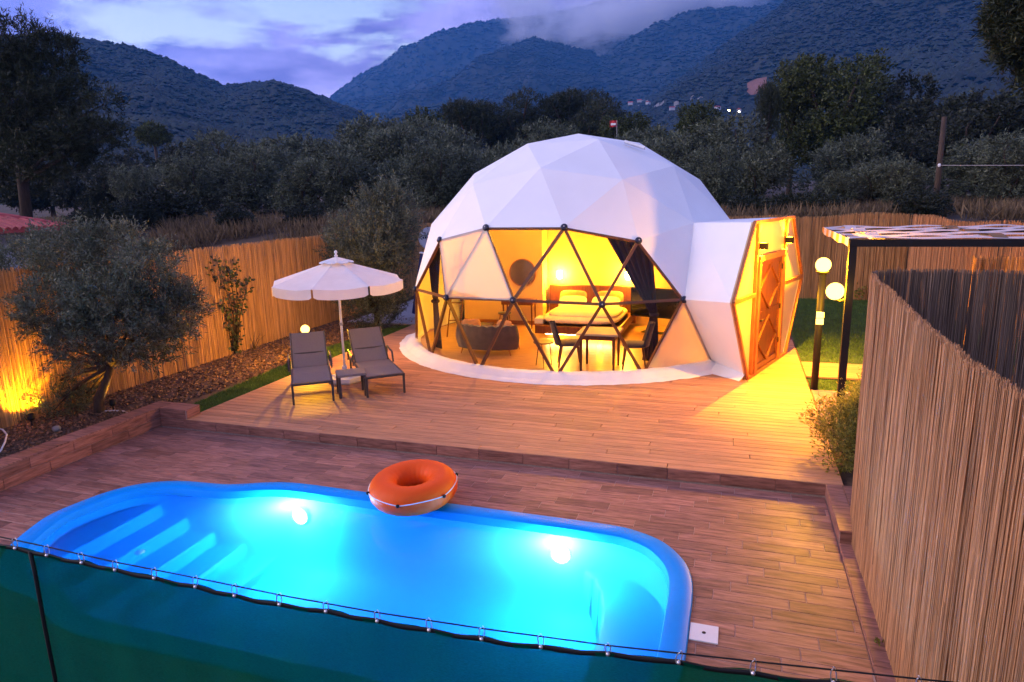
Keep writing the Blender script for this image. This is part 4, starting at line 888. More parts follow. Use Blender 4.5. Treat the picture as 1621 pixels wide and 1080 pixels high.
# side table
sd2 = empty('side_table', (-3.37, 11.95, .02), 0, 'round wire-legged side table beside the tufted sofa', 'table')
mb = MB(); mb.lathe([(.001, .485), (.19, .485), (.195, .495), (.19, .51), (.001, .51)], 28, (-3.37, 11.95, 0)); mb.build('table_top', M['wood'], sd2)
for a in (0.5, 2.6, 4.7): mb = MB(); mb.tube([(-3.37+.12*math.cos(a), 11.95+.12*math.sin(a), .49), (-3.37+.17*math.cos(a+.3), 11.95+.17*math.sin(a+.3), .022)], .008, 6); mb.build('leg', M['black'], sd2)
# dining table and chairs
dt = empty('dining_table', (-2.32, 12.05, .02), 0, 'square wooden dining table between two chairs inside the tent', 'table')
mb = MB(); mb.box(-2.70, -1.94, 11.72, 12.42, .70, .735, .008); mb.build('table_top', M['cream'], dt)
mb = MB(); mb.box(-2.64, -2.00, 11.78, 12.36, .61, .70); mb.build('apron_frame', M['wood'], dt)
for x in (-2.62, -2.02):
    for y in (11.80, 12.34): mb = MB(); mb.tube([(x, y, .64), (x, y, .022)], [.03, .02], 8); mb.build('leg', M['wood'], dt)
def chair(x, y, rz, lb):
    e = empty('dining_chair', (x, y, .02), rz, lb, 'chair')
    mb = MB(); cushion(mb, (0, 0, .44), .22, .22, .05); mb.build('seat', M['velvet'], e, True, world=False)
    mb = MB(); vs = []
    for i in range(13):
        t = -1+2*i/12
        for j in range(8):
            h = j/7; ww = .215*(1-.35*h**3); vs.append((-.23+.09*t*t*(1-.3*h)-.10*h, t*ww, .42+.43*h))
    mb.add(vs, [(i*8+j, i*8+j+1, (i+1)*8+j+1, (i+1)*8+j) for i in range(12) for j in range(7)]); mb.add([(a-.045, b, c) for a, b, c in vs], [(i*8+j, (i+1)*8+j, (i+1)*8+j+1, i*8+j+1) for i in range(12) for j in range(7)])
    mb.build('backrest', M['velvet'], e, True, world=False)
    for sx_ in (1, -1):
        for sy_ in (1, -1): mb = MB(); mb.tube([(sx_*.15, sy_*.15, .42), (sx_*.21, sy_*.20, .002)], [.022, .012], 8); mb.build('leg', M['wood'], e, world=False)
chair(-2.92, 12.15, .3, 'grey upholstered chair facing the television across the dining table'); chair(-1.72, 12.28, R(190), 'grey upholstered chair beside the tied-back curtain')
mb = MB(); mb.lathe([(.13, .4), (.16, .42), (.16, .45), (.001, .46)], 18, (-5.25, 15.2, 0)); mb.build('seat', M['velvet'], st, True)
for a in (.3, 1.87, 3.44, 5.0): mb = MB(); mb.tube([(-5.25+.1*math.cos(a), 15.2+.1*math.sin(a), .41), (-5.25+.17*math.cos(a), 15.2+.17*math.sin(a), .022)], .012, 6); mb.build('leg', M['wood'], st)
# floor mat by the partition and ladder rack
tag(MB().box(-6.35, -5.75, 15.45, 15.9, .023, .05, .008).build('floor_mat', M['velvet']), 'dark folded floor mat at the foot of the partition', 'mat')
rk = empty('ladder_rack', (-6.15, 14.3, .02), 0, 'slim leaning ladder rack behind the milky panes', 'rack')
for x in (-6.3, -6.0): mb = MB(); mb.tube([(x, 14.1, .022), (x+.12, 14.5, 1.85)], .016, 8); mb.build('rail', M['wood'], rk)
for z in (.4, .8, 1.2, 1.6): t = z/1.85; mb = MB(); mb.tube([(-6.3+.12*t, 14.1+.4*t, z), (-6.0+.12*t, 14.1+.4*t, z)], .012, 6); mb.build('rung', M['wood'], rk)
# tied-back curtains
M['curtain'] = pm('navy_curtain', (.03, .022, .045), .85, .15, 6)
def curtain(top0, top1, tie, bot, wb, lb, name='curtain', tw=.14):
    T0, T1, TI, BO = Vector(top0), Vector(top1), Vector(tie), Vector(bot); e = empty(name, (BO.x, BO.y, .02), 0, lb, 'curtain'); nu2, nv2 = 60, 26; vs = []
    ax = (T1-T0).normalized(); out = Vector((0, -1, 0))
    for j in range(nv2+1):
        t = j/nv2
        for i in range(nu2+1):
            s = i/nu2; tp = T0.lerp(T1, s); fold = math.sin(s*math.pi*11)*.04
            if t < .62: q = t/.62; p = tp.lerp(TI+ax*(s-.5)*tw, q**.85); bul = math.sin(q*math.pi)*(.10*(1-s))
            else: q = (t-.62)/.38; p = (TI+ax*(s-.5)*tw).lerp(BO+ax*(s-.5)*wb, q**.6); bul = 0
            vs.append(p+out*(fold*(.6+.4*math.cos(t*5))+bul*.3))
    mb = MB(); k = nu2+1; mb.add(vs, [(j*k+i, j*k+i+1, (j+1)*k+i+1, (j+1)*k+i) for j in range(nv2) for i in range(nu2)]); mb.build('cloth', M['curtain'], e, True)
    mb = MB(); mb.lathe([(.085, -.03), (.095, 0), (.085, .03)], 16, TI); mb.build('tie', M['curtain'], e, True)
    return e
ct = curtain((-2.28, 12.35, 2.45), (-1.45, 12.45, 2.25), (-1.42, 12.72, .95), (-1.47, 12.72, .03), .32, 'dark navy curtain tied back beside the dining table')
curtain((-6.32, 13.35, 2.1), (-5.75, 12.75, 2.2), (-6.02, 12.95, 1.05), (-6.0, 12.95, .03), .5, 'dark curtain tied back behind the bay struts next to the sun loungers', tw=.34)
mb = MB(); mb.tube([(-2.5, 12.38, 2.46), (-1.35, 12.46, 2.24)], .014, 8); mb.build('rod', M['strut'], ct)

# ================================================================== FENCES
def reed_fence(name, path, z0, htop, sp, rad, mat, label, post_side, layers=2, lean=.012, wires=(.35, .8, .97), ragged=.05):
    """path: list of (x, y); htop(d) height at distance d"""
    pts = [Vector((x, y, 0)) for x, y in path]; seg = [(b-a).length for a, b in zip(pts, pts[1:])]; Lt = sum(seg)
    def at(d):
        for i, s in enumerate(seg):
            if d <= s or i == len(seg)-1: return pts[i]+(pts[i+1]-pts[i])*(d/s), (pts[i+1]-pts[i]).normalized()
            d -= s
    n = int(Lt/sp); V = []; F = []
    e = empty(name, (path[0][0], path[0][1], z0), 0, label, 'fence')
    for ly in range(layers):
        ds = np.sort(RNG.uniform(0, Lt, n))
        for d in ds:
            p, t = at(d); nr = Vector((-t.y, t.x, 0)); r = rad*random.uniform(.55, 1.4); o = ly*rad*2.0+random.uniform(-.6, .6)*rad
            h = htop(d)+random.uniform(-ragged, ragged*.6); la = t*random.gauss(0, lean)*h+nr*random.gauss(0, .004)
            b = Vector((p.x, p.y, z0))+nr*o; tp = b+Vector((0, 0, h-z0))+la; m1 = b.lerp(tp, .5)+t*random.gauss(0, .006)+nr*random.gauss(0, .004); k = len(V)
            for q, rr in ((b, r), (m1, r*.95), (tp, r*.55)):
                V += [q+t*rr, q+nr*rr, q-t*rr, q-nr*rr]
            for s in (0, 4): F += [(k+s+i, k+s+(i+1) % 4, k+s+4+(i+1) % 4, k+s+4+i) for i in range(4)]
    V = np.array([tuple(v) for v in V])-np.array([path[0][0], path[0][1], z0]); me = np_mesh(name+'_reeds', V, np.array(F)); me.materials.append(mat)
    tag(link_mesh('reeds', me, None, e), None, None, None, 'stuff')
    for w in wires:
        q = []
        for i in range(0, 41):
            d = Lt*i/40*.9999; p, t = at(d); nr = Vector((-t.y, t.x, 0)); q.append(Vector((p.x, p.y, z0+(htop(d)-z0)*w))+nr*post_side*(rad*(1.6 if post_side < 0 else layers*2)))
        mb = MB(); mb.tube(q, .0035, 5, False); mb.build('binding_wire', M['reedtop'], e)
    d = .3
    while d < Lt:
        p, t = at(d); nr = Vector((-t.y, t.x, 0)); q = Vector((p.x, p.y, z0))+nr*post_side*(.06 if post_side > 0 else .05)
        mb = MB(); mb.tube([q-Vector((0, 0, .2)), q+Vector((0, 0, htop(d)-z0-.12))], .022, 6); mb.build('post', M['bark'], e); d += 1.9
    return e
nz1 = lambda d, s: .05*noise.noise(Vector((d*.7, s, 0)))
reed_fence('reed_fence', [(-10.35, 4.2), (-10.35, 9), (-10.38, 16.1), (-10.35, 22.3)], -.05, lambda d: 2.29+nz1(d, 1), .012, .0068, M['reedg'], 'golden reed fence behind the soil bed and the sun loungers', 1, 3)
reed_fence('reed_fence', [(4.62, 21.85), (1.5, 22.0), (-10.2, 22.3)], -.05, lambda d: 2.42+nz1(d, 4)+.05*math.sin(d*1.6)*(d < 3.2), .013, .0070, M['reedg'], 'straight reed fence across the back of the lawn', -1, 3)
reed_fence('reed_fence', [(6.5, 14.2), (5.9, 17), (5.0, 19.4), (4.66, 21.8)], -.05, lambda d: 2.40+nz1(d, 8)+.03*math.sin(d), .013, .0070, M['reed'], 'reed fence closing the lawn behind the pergola roof', -1, 2)
reed_fence('reed_fence', [(6.4, 13.4), (3.9, 13.6), (3.75, 13.0)], -.05, lambda d: 1.98, .013, .0070, M['reedg'], 'short lamp-lit reed screen under the pergola roof', -1, 2)
SCR = [(1.20, 1.2), (1.20, 3), (1.20, 5.3), (1.195, 6.6), (1.23, 7.0)]
reed_fence('reed_screen', SCR, TZ, lambda d: 2.31+.10*sstep(3.2, 5.7, d)+.02*noise.noise(Vector((d*2, 3, 0))), .0046, .0038, M['reed'], 'tall weathered reed screen beside the pool terrace', -1, 4, .010, (.12, .5, .88, .985), .03)
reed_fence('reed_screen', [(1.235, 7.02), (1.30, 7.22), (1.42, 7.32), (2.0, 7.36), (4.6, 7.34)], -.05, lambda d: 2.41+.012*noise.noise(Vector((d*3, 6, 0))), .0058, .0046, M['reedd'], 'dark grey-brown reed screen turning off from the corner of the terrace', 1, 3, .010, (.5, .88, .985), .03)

# ================================================================== NET
def netpt(u, v):
    d = pix(u, v); o = Vector((0, 0, CH)); # vertical plane y = 2.1 + .062 (x + 3.4)
    t = (2.1+.062*3.4)/(d.y-.062*d.x); return o+d*t
NWP = [(-60, 838), (0, 850), (75, 866), (183, 890), (310, 915), (443, 942), (598, 970), (763, 995), (963, 1022), (1193, 1047), (1455, 1075), (1600, 1090)]
wire = [netpt(*p) for p in NWP]; wire.insert(0, wire[0]+(wire[0]-wire[1])*9); wire[0].z = wire[1].z+.02
net = empty('privacy_net', (wire[1].x, wire[1].y, TZ), 0, 'green shade net hung from a taut wire along the near side of the pool', 'net')
mb = MB(); mb.tube(wire, .0035, 6); mb.build('wire', M['black'], net, True)
m, nt, n, l, bs, out = mat_nodes('green_net'); n.remove(bs)
df = n.new('ShaderNodeBsdfDiffuse'); tl = n.new('ShaderNodeBsdfTranslucent'); tr = n.new('ShaderNodeBsdfTransparent')
tcn = n.new('ShaderNodeTexCoord'); nz = n.new('ShaderNodeTexNoise'); nz.inputs['Scale'].default_value = 240; mp = n.new('ShaderNodeMapping'); mp.inputs['Scale'].default_value = (.35, .35, 1.6); l.new(tcn.outputs['Object'], mp.inputs[0]); l.new(mp.outputs[0], nz.inputs['Vector'])
rp = n.new('ShaderNodeValToRGB'); rp.color_ramp.elements[0].position = .25; rp.color_ramp.elements[1].position = .8; rp.color_ramp.elements[0].color = (.001, .055, .030, 1); rp.color_ramp.elements[1].color = (.003, .095, .052, 1); l.new(nz.outputs[0], rp.inputs[0])
l.new(rp.outputs[0], df.inputs[0]); l.new(rp.outputs[0], tl.inputs[0]); tr.inputs[0].default_value = (.15, .8, .5, 1)
m1 = n.new('ShaderNodeMixShader'); m1.inputs[0].default_value = .45; l.new(df.outputs[0], m1.inputs[1]); l.new(tl.outputs[0], m1.inputs[2])
m2 = n.new('ShaderNodeMixShader'); m2.inputs[0].default_value = .09; l.new(m1.outputs[0], m2.inputs[1]); l.new(tr.outputs[0], m2.inputs[2]); l.new(m2.outputs[0], out.inputs[0]); M['net'] = m
HK = [(25, 856), (75, 866), (130, 878), (183, 890), (245, 903), (310, 915), (372, 928), (443, 942), (517, 957), (598, 970), (680, 983), (763, 995), (857, 1009), (963, 1022), (1075, 1035), (1193, 1047), (1320, 1061), (1455, 1075), (1580, 1088)]
def wire_z(x):
    for a, b in zip(wire, wire[1:]):
        if a.x <= x <= b.x: t = (x-a.x)/(b.x-a.x); return a.lerp(b, t)
    return wire[-1].copy() if x > wire[-1].x else wire[0].copy()
hx_ = [netpt(*p).x for p in HK]
def hem(x):
    p = wire_z(x); k = [h for h in hx_]; dist = min(abs(x-h) for h in k)
    p.z -= .034+.008*min(1, dist/.1)+.016*noise.noise(Vector((x*1.7, 0, 0))); return p
xs_ = np.linspace(wire[0].x+.1, wire[-1].x, 260); nz_ = 26; vs = []
for x in xs_:
    h = hem(x)
    for j in range(nz_):
        t = j/(nz_-1); z = h.z+(TZ+.01-h.z)*t; w_ = .05*t*noise.noise(Vector((x*2.4, z*.4, 3)))+.03*noise.noise(Vector((x*5+z*.6, z*.7, 1)))*min(1, t*3)+.01*math.exp(-t*3)*math.sin(x*19)
        vs.append((x, h.y+w_, z))
mb = MB(); mb.add(vs, [(i*nz_+j, (i+1)*nz_+j, (i+1)*nz_+j+1, i*nz_+j+1) for i in range(len(xs_)-1) for j in range(nz_-1)]); mb.build('mesh', M['net'], net, True)
mb = MB(); q = [hem(x)+Vector((0, -.004, -.004)) for x in xs_]
mb.add([p+Vector((0, o, dz)) for p in q for o, dz in ((-.003, .007), (-.004, -.011), (.003, -.011), (.003, .007))], [(i*4+j, (i+1)*4+j, (i+1)*4+(j+1) % 4, i*4+(j+1) % 4) for i in range(len(q)-1) for j in range(4)]); mb.build('hem', M['black'], net, True)
sp_ = netpt(50, 875); mb = MB(); h = hem(sp_.x); mb.tube([h+Vector((.0, -.006, 0)), h+Vector((.01, -.008, -.12)), h+Vector((.012, -.012, -.4)), (h.x+.03, h.y-.015, TZ)], .010, 5); mb.build('seam', M['black'], net, True)
for u, v in HK:
    x = netpt(u, v).x; w_ = wire_z(x); h = hem(x); c = (w_+h)/2; ln = (w_.z-h.z)/2+.012; lean_ = random.uniform(-.006, .006)
    q = [c+Vector((.010*math.sin(a)+lean_*math.cos(a), -.006+.006*math.cos(a*.5), ln*math.cos(a))) for a in [2*math.pi*k/16*.97 for k in range(17)]]
    mb = MB(); mb.tube(q, .0022, 6); mb.build('hook', M['steel'] if 'steel' in M else M.setdefault('steel', pm('steel', (.6, .6, .62), .3, .1, 10, metal=.9)), net, True)
    mb = MB(); mb.lathe([(.001, .008), (.007, .005), (.009, 0), (.007, -.005), (.001, -.008)], 10, h+Vector((0, -.010, -.004)), Matrix.Rotation(R(90), 3, 'X')); mb.build('eyelet', M['steel'], net, True)
for x in (wire[0].x, ): p = wire_z(x); mb = MB(); mb.tube([(p.x, p.y, TZ-.1), (p.x, p.y, p.z+.06)], .03, 8); mb.build('post', M['black'], net)

# ================================================================== DECK FURNITURE
def lounger(loc, rz, label):
    """long axis +y (head), feet end at y=0; sling on a dark frame"""
    e = empty('sun_lounger', loc, rz, label, 'sun lounger', 'sun loungers on the deck'); Wd, Ln, Hh = .31, 1.22, .33
    for s in (-1, 1):
        mb = MB(); mb.tube([(s*Wd, 0, Hh), (s*Wd, Ln+.45, Hh)], .022, 4, up=(0, 0, 1)); mb.build('side_rail', M['charcoal'], e, world=False)
        for y in (.02, 1.55): mb = MB(); mb.tube([(s*Wd, y, Hh), (s*Wd, y, 0)], .024, 4, up=(0, 1, 0)); mb.build('leg', M['charcoal'], e, world=False)
        mb = MB(); mb.tube([(s*(Wd+.045), .95, Hh+.0), (s*(Wd+.045), 1.02, Hh+.17), (s*(Wd+.045), 1.42, Hh+.2), (s*(Wd+.045), 1.5, Hh)], .017, 6); mb.build('armrest', M['charcoal'], e, world=False)
    mb = MB(); mb.tube([(-Wd, 0, Hh), (Wd, 0, Hh)], .022, 4, up=(0, 0, 1)); mb.build('end_rail', M['charcoal'], e, world=False)
    mb = MB(); mb.tube([(-Wd, 1.6, Hh-.02), (Wd, 1.6, Hh-.02)], .018, 6); mb.build('end_rail', M['charcoal'], e, world=False)
    def sheet(y0, z0, y1, z1, name, sag):
        mb = MB(); vs = []; k1, k2 = 12, 8
        for i in range(k1+1):
            t = i/k1
            for j in range(k2+1):
                s = -1+2*j/k2; sg = sag*(1-s*s)*math.sin(math.pi*t); vs.append((s*(Wd-.02), y0+(y1-y0)*t, z0+(z1-z0)*t-sg))
        k = k2+1; f = [(i*k+j, i*k+j+1, (i+1)*k+j+1, (i+1)*k+j) for i in range(k1) for j in range(k2)]
        mb.add(vs, f); mb.add([(a, b, c-.008) for a, b, c in vs], [q[::-1] for q in f]); return mb.build(name, M['sling'], e, True, world=False)
    sheet(.02, Hh+.024, .62, Hh+.03, 'seat', .012); sheet(.62, Hh+.03, Ln-.14, Hh+.026, 'seat', .01)
    bx = .60; bt = (Ln-.12+.56, Hh+.03+.50); b0 = (Ln-.12, Hh+.03)
    sheet(b0[0], b0[1], bt[0], bt[1], 'backrest', .02)
    for s in (-1, 1): mb = MB(); mb.tube([(s*(Wd-.015), b0[0], b0[1]), (s*(Wd-.015), bt[0], bt[1])], .016, 6); mb.build('back_rail', M['charcoal'], e, world=False)
    for t in (.42, 1.0): mb = MB(); mb.tube([(-(Wd-.015), b0[0]+(bt[0]-b0[0])*t, b0[1]+(bt[1]-b0[1])*t-.02), (Wd-.015, b0[0]+(bt[0]-b0[0])*t, b0[1]+(bt[1]-b0[1])*t-.02)], .014, 6); mb.build('back_bar', M['charcoal'], e, world=False)
    for s in (-1, 1): mb = MB(); mb.tube([(s*.2, bt[0]-.2, bt[1]-.2), (s*.2, Ln+.36, Hh)], .010, 6); mb.build('support', M['charcoal'], e, world=False)
    return e
lounger((-6.365, 8.895, 0), math.atan2(.37, .51), 'charcoal sling sun lounger in front of the glowing garden lamp'); lounger((-5.42, 9.57, 0), R(41), 'charcoal sling sun lounger between the umbrella and the dome tent')
tb = empty('deck_table', (-6.03, 9.50, 0), R(38), 'small charcoal side table between the two sun loungers', 'table')
mb = MB(); mb.box(-.23, .23, -.21, .21, .355, .395, .006); mb.build('table_top', M['sling'], tb, world=False)
for x in (-.205, .205):
    for y in (-.185, .185): mb = MB(); mb.tube([(x, y, .36), (x, y, 0)], .03, 4, up=(0, 1, 0)); mb.build('leg', M['charcoal'], tb, world=False)
# umbrella
ux_, uy_ = -6.60, 10.22; um = empty('umbrella', (ux_, uy_, 0), 0, 'white octagonal parasol with scalloped valance over the sun loungers', 'umbrella')
mb = MB(); mb.lathe([(.30, 0), (.32, .03), (.30, .09), (.12, .12), (.05, .13), (.045, .28), (.001, .28)], 8, (ux_, uy_, 0)); mb.build('base', M['white'], um)
mb = MB(); mb.tube([(ux_, uy_, .1), (ux_, uy_, 2.24)], .021, 12); pole_ = mb.build('pole', M['white'], um, True)
mb = MB(); mb.lathe([(.03, 0), (.032, .02), (.03, .05)], 12, (ux_, uy_, 1.02)); mb.build('joint', M['concrete'], pole_, True)
mb = MB(); mb.lathe([(.02, 2.22), (.032, 2.25), (.014, 2.28), (.03, 2.305), (.022, 2.335), (.001, 2.345)], 14, (ux_, uy_, 0)); mb.build('finial', M['white'], um, True)
UR, UZ, UT, a0 = 1.17, 1.82, 2.19, R(12); NP = 8
def up(k, f, dz=0): a = a0+2*math.pi*k/NP; return Vector((ux_+UR*f*math.cos(a), uy_+UR*f*math.sin(a), UT+(UZ-UT)*f+dz))
for k in range(NP):
    mb = MB(); vs = []; ns, nr_ = 8, 8
    for i in range(nr_+1):
        f = .12+.88*i/nr_
        for j in range(ns+1):
            t = j/ns; p = up(k, f).lerp(up(k+1, f), t); p.z -= .035*math.sin(math.pi*t)*f; vs.append(p)
    kk = ns+1; mb.add(vs, [(i*kk+j, i*kk+j+1, (i+1)*kk+j+1, (i+1)*kk+j) for i in range(nr_) for j in range(ns)]); mb.build('canopy_panel', M['canopy'], um, True)
    mb = MB(); vs = []
    for j in range(15):
        t = .02+.96*j/14; p = up(k, 1).lerp(up(k+1, 1), t); p.z -= .035*math.sin(math.pi*t); e_ = min(1, math.sin(math.pi*t)*4)**.5
        vs += [p, p-Vector((0, 0, .07+.0*t)), p-Vector((0, 0, .11+.05*e_))]
    mb.add(vs, [(j*3+i, (j+1)*3+i, (j+1)*3+i+1, j*3+i+1) for j in range(14) for i in (0, 1)]); mb.build('valance', M['canopy'], um, True)
    mb = MB(); mb.tube([up(k, .05, -.03), up(k, .97, -.02)], .009, 6); mb.build('rib', M['white'], um)
    mb = MB(); mb.tube([Vector((ux_, uy_, 1.70))+(up(k, .03)-Vector((ux_, uy_, UT)))*1, up(k, .52, -.03)], .007, 6); mb.build('strut', M['white'], um)
mb = MB(); vs = [Vector((ux_, uy_, UT+.045))]
for k in range(NP*4):
    a = a0+2*math.pi*k/(NP*4); rr = .30*(1 if k % 4 else 1.06)-.02*(k % 4 == 2); vs.append(Vector((ux_+rr*math.cos(a), uy_+rr*math.sin(a), UT-.055+(.018 if k % 4 == 2 else 0))))
mb.add(vs, [(0, 1+k, 1+(k+1) % (NP*4)) for k in range(NP*4)]); mb.build('vent_cap', M['canopy'], um)
# ================================================================== LAMPS OUTSIDE
gl_w = glow('globe_glow', (1, .60, .10), 8, .75)
def globe(e, c, r, pw):
    mb = MB(); mb.lathe([(r*math.cos(a)+1e-4, r*math.sin(a)) for a in [(-90+180*i/14)*math.pi/180 for i in range(15)]], 20, c); mb.build('globe', gl_w, e, True); point(e, Vector(c)+Vector((0, 0, 0)), pw, WARM, r*.5)
def post_lamp(x, y, z, pr, r, pw, lb, mat=None):
    e = empty('garden_lamp', (x, y, 0), 0, lb, 'lamp'); mb = MB(); mb.tube([(x, y, -.08), (x, y, z-r*.9)], pr, 12); mb.build('post', M['black'], e, True)
    mb = MB(); mb.lathe([(pr*1.2, z-r*1.2), (r*.95, z-r*.98), (r*.98, z-r*.90), (pr*1.2, z-r*.86)], 18, (x, y, 0)); mb.build('shielding_collar', M['black'], e, True); globe(e, (x, y, z), r, pw); return e  # collar widened to keep the globe's light off its post
post_lamp(-8.07, 11.2, .70, .03, .085, 190, 'low glowing globe lamp on the lawn strip behind a sun lounger')
lpe = post_lamp(1.31, 11.63, 2.02, .055, .115, 260, 'tall black post lamp with a glowing globe beside the deck')
for i in range(2): mb = MB(); mb.box(1.255, 1.365, 11.545, 11.575, 1.08+i*.105, 1.175+i*.105, .008); mb.build('socket_box', M['white'], lpe)
# pergola
pg = empty('pergola', (1.6, 10.82, 0), 0, 'black metal pergola with a loosely woven striped fabric roof', 'pergola')
PX0, PX1, PY0, PY1, PZ = 1.59, 5.3, 10.82, 14.0, 2.42
def sq(a, b, r, name): mb = MB(); mb.tube([a, b], r*1.414, 4, up=(0, 1, 0) if abs(b[2]-a[2]) > 1 else (0, 0, 1)); return mb.build(name, M['black'], pg)
for x, y in ((PX0, PY0), (PX1, PY0), (PX1, PY1)): sq((x, y, -.08), (x, y, PZ-.04), .05, 'post')
sq((PX0-.05, PY0, PZ), (PX1+.05, PY0, PZ), .05, 'beam'); sq((PX0-.05, PY1, PZ), (PX1+.05, PY1, PZ), .04, 'beam'); sq((PX0, PY0+.052, PZ-.002), (PX0, PY1-.045, PZ-.002), .045, 'beam'); sq((PX1, PY0+.052, PZ-.002), (PX1, PY1-.045, PZ-.002), .045, 'beam')
M['stripe'] = pm('roof_fabric_white', (.66, .60, .60), .8, .12, 6, transl=.2, bump=.4); M['stripe2'] = pm('roof_fabric_brown', (.22, .13, .06), .8, .2, 6, transl=.2)
for k in range(7):
    y = PY0+.12+k*.5
    if y > PY1: break
    mb = MB(); vs = []
    for i in range(41):
        t = i/40; z = PZ+.066+.016*math.sin(t*21+k*1.9)*(1 if k else .4)+.012*noise.noise(Vector((t*5, k, 0))); x = PX0-.06+(PX1-PX0+.12)*t
        vs += [(x, y-.13, z), (x, y+.13, z+.01)]
    mb.add(vs, [(2*i, 2*i+2, 2*i+3, 2*i+1) for i in range(40)]); mb.build('roof_strip', M['stripe'], pg, True)
for k in range(3):
    x = PX0+.3+k*1.5; mb = MB(); vs = []
    for i in range(31):
        t = i/30; z = PZ+.065-.035*math.sin(t*19+k*2.1)+.01; y = PY0-.04+(PY1-PY0+.08)*t; vs += [(x-.06, y, z), (x+.12, y, z)]
    mb.add(vs, [(2*i, 2*i+1, 2*i+3, 2*i+2) for i in range(30)]); mb.build('roof_strip', M['stripe2' if k % 2 else 'stripe'], pg, True)
mb = MB(); vs = []
for i in range(31):
    t = i/30; y = PY0-.05+(PY1-PY0+.1)*t; vs += [(PX0-.07, y, PZ+.07), (PX0-.075, y, PZ-.045+.012*math.sin(t*14))]
mb.add(vs, [(2*i, 2*i+2, 2*i+3, 2*i+1) for i in range(30)]); mb.mi = 0; mb.m = [(i//3) % 2 for i in range(30)]; mb.build('roof_edging', [M['stripe'], pm('roof_fabric_gold', (.55, .28, .05), .8, .2, 6, transl=.2)], pg, True)
gl2 = empty('pergola_lamp', (1.40, 10.82, 1.62), 0, 'glowing globe lamp bracketed to the pergola post', 'lamp')
mb = MB(); mb.tube([(1.54, 10.82, 1.60), (1.47, 10.82, 1.57), (1.41, 10.82, 1.60)], .014, 8); mb.build('bracket', M['black'], gl2); globe(gl2, (1.40, 10.80, 1.72), .125, 330)
# ground spotlights under the olive
for x, y, pw, tx, ty, lb in ((-10.02, 6.95, 28, -10.35, 7.1, 'ground spotlight washing the golden reed fence beside the olive tree'), (-9.42, 7.85, 7, -9.55, 8.1, 'ground spotlight hidden at the foot of the olive tree')):
    e = empty('ground_spotlight', (x, y, -.03), 0, lb, 'lamp')
    mb = MB(); mb.tube([(x, y, -.1), (x, y, .05)], .012, 6); mb.build('spike', M['black'], e)
    ax = Vector((tx-x, ty-y, .55)).normalized(); Mr = ax.to_track_quat('Z', 'Y').to_matrix(); c = Vector((x, y, .09))
    mb = MB(); mb.lathe([(.02, -.05), (.045, -.03), (.05, .05), (.045, .05), (.04, .03)], 14, c, Mr); mb.build('housing', M['black'], e, True)
    mb = MB(); mb.lathe([(.041, .032), (.001, .036)], 14, c, Mr); mb.build('lens', glow('spot_lens', (1, .7, .25), 60), e)
    ld = bpy.data.lights.new('ground_spot', 'SPOT'); ld.energy = pw*4; ld.color = AMBER; ld.spot_size = R(125); ld.spot_blend = .7; ld.shadow_soft_size = .03
    lo = bpy.data.objects.new('light', ld); COL.objects.link(lo); lo.parent = e; lo.location = c+ax*.06-e.location; lo.rotation_euler = (-ax).to_track_quat('Z', 'Y').to_euler()
q = [on_z(0, 716, -.03), on_z(8, 700, -.02), on_z(11, 688, .0), on_z(4, 680, .05), on_z(-8, 678, -.02)]; mb = MB(); mb.tube(q, .012, 6); tag(mb.build('cable', M['rope'], None, True), 'pale cable looping over the soil near the fence spotlight', 'cable')
q = [on_z(u, v, -.035) for u, v in ((150, 652), (165, 651), (180, 650), (195, 651), (204, 655))]; mb = MB(); mb.tube(q, .012, 6); tag(mb.build('cable', M['rope'], None, True), 'pale cable lying on the soil beside the garden wall', 'cable')
# ================================================================== GARDEN
def lawn(name, poly, n, h, label, dens=None):
    xs2 = [p[0] for p in poly]; ys2 = [p[1] for p in poly]; pts = []
    while len(pts) < n:
        x, y = random.uniform(min(xs2), max(xs2)), random.uniform(min(ys2), max(ys2)); c = False
        for i in range(len(poly)):
            (xa, ya), (xb, yb) = poly[i], poly[i-1]
            if (ya > y) != (yb > y) and x < (xb-xa)*(y-ya)/(yb-ya)+xa: c = not c
        if c and (not dens or random.random() < dens(x, y)): pts.append((x, y, -.055))
    return blades(name, pts, h, .009, M['grass'], label, .5)
M['turf'] = pm('turf', (.035, .07, .018), .95, .4, 5, bump=1, bscale=40)
def patch(name, poly, z, label): mb = MB(); mb.add([(x, y, z) for x, y in poly], [tuple(range(len(poly)))]); tag(mb.build(name, M['turf']), label, None, None, 'structure')
pl1 = [(-7.88, 8.0), (-7.88, 15.5), (-8.35, 15.3), (-8.65, 12.5), (-8.5, 10), (-8.35, 8.0)]; patch('lawn', pl1, -.044, 'narrow green lawn strip along the deck'); lawn('grass', pl1, 26000, .055, 'short grass blades of the narrow lawn strip')
pl2_ = [(1.28, 14.6), (1.28, 21.9), (4.6, 21.8), (5.9, 16.6), (6.0, 13.55), (1.28, 13.55)]; patch('lawn', pl2_, -.044, 'lawn behind the pergola up to the straight reed fence'); lawn('grass', pl2_, 52000, .06, 'short grass blades of the lawn behind the pergola', lambda x, y: .25+.75*sstep(13.6, 15.2, y))
pl3_ = [(1.27, 11.64), (2.4, 11.64), (2.4, 12.4), (1.27, 12.4)]; patch('lawn', pl3_, -.044, 'tiny square of grass at the foot of the post lamp'); lawn('grass', pl3_, 2500, .04, 'sparse grass at the foot of the post lamp')
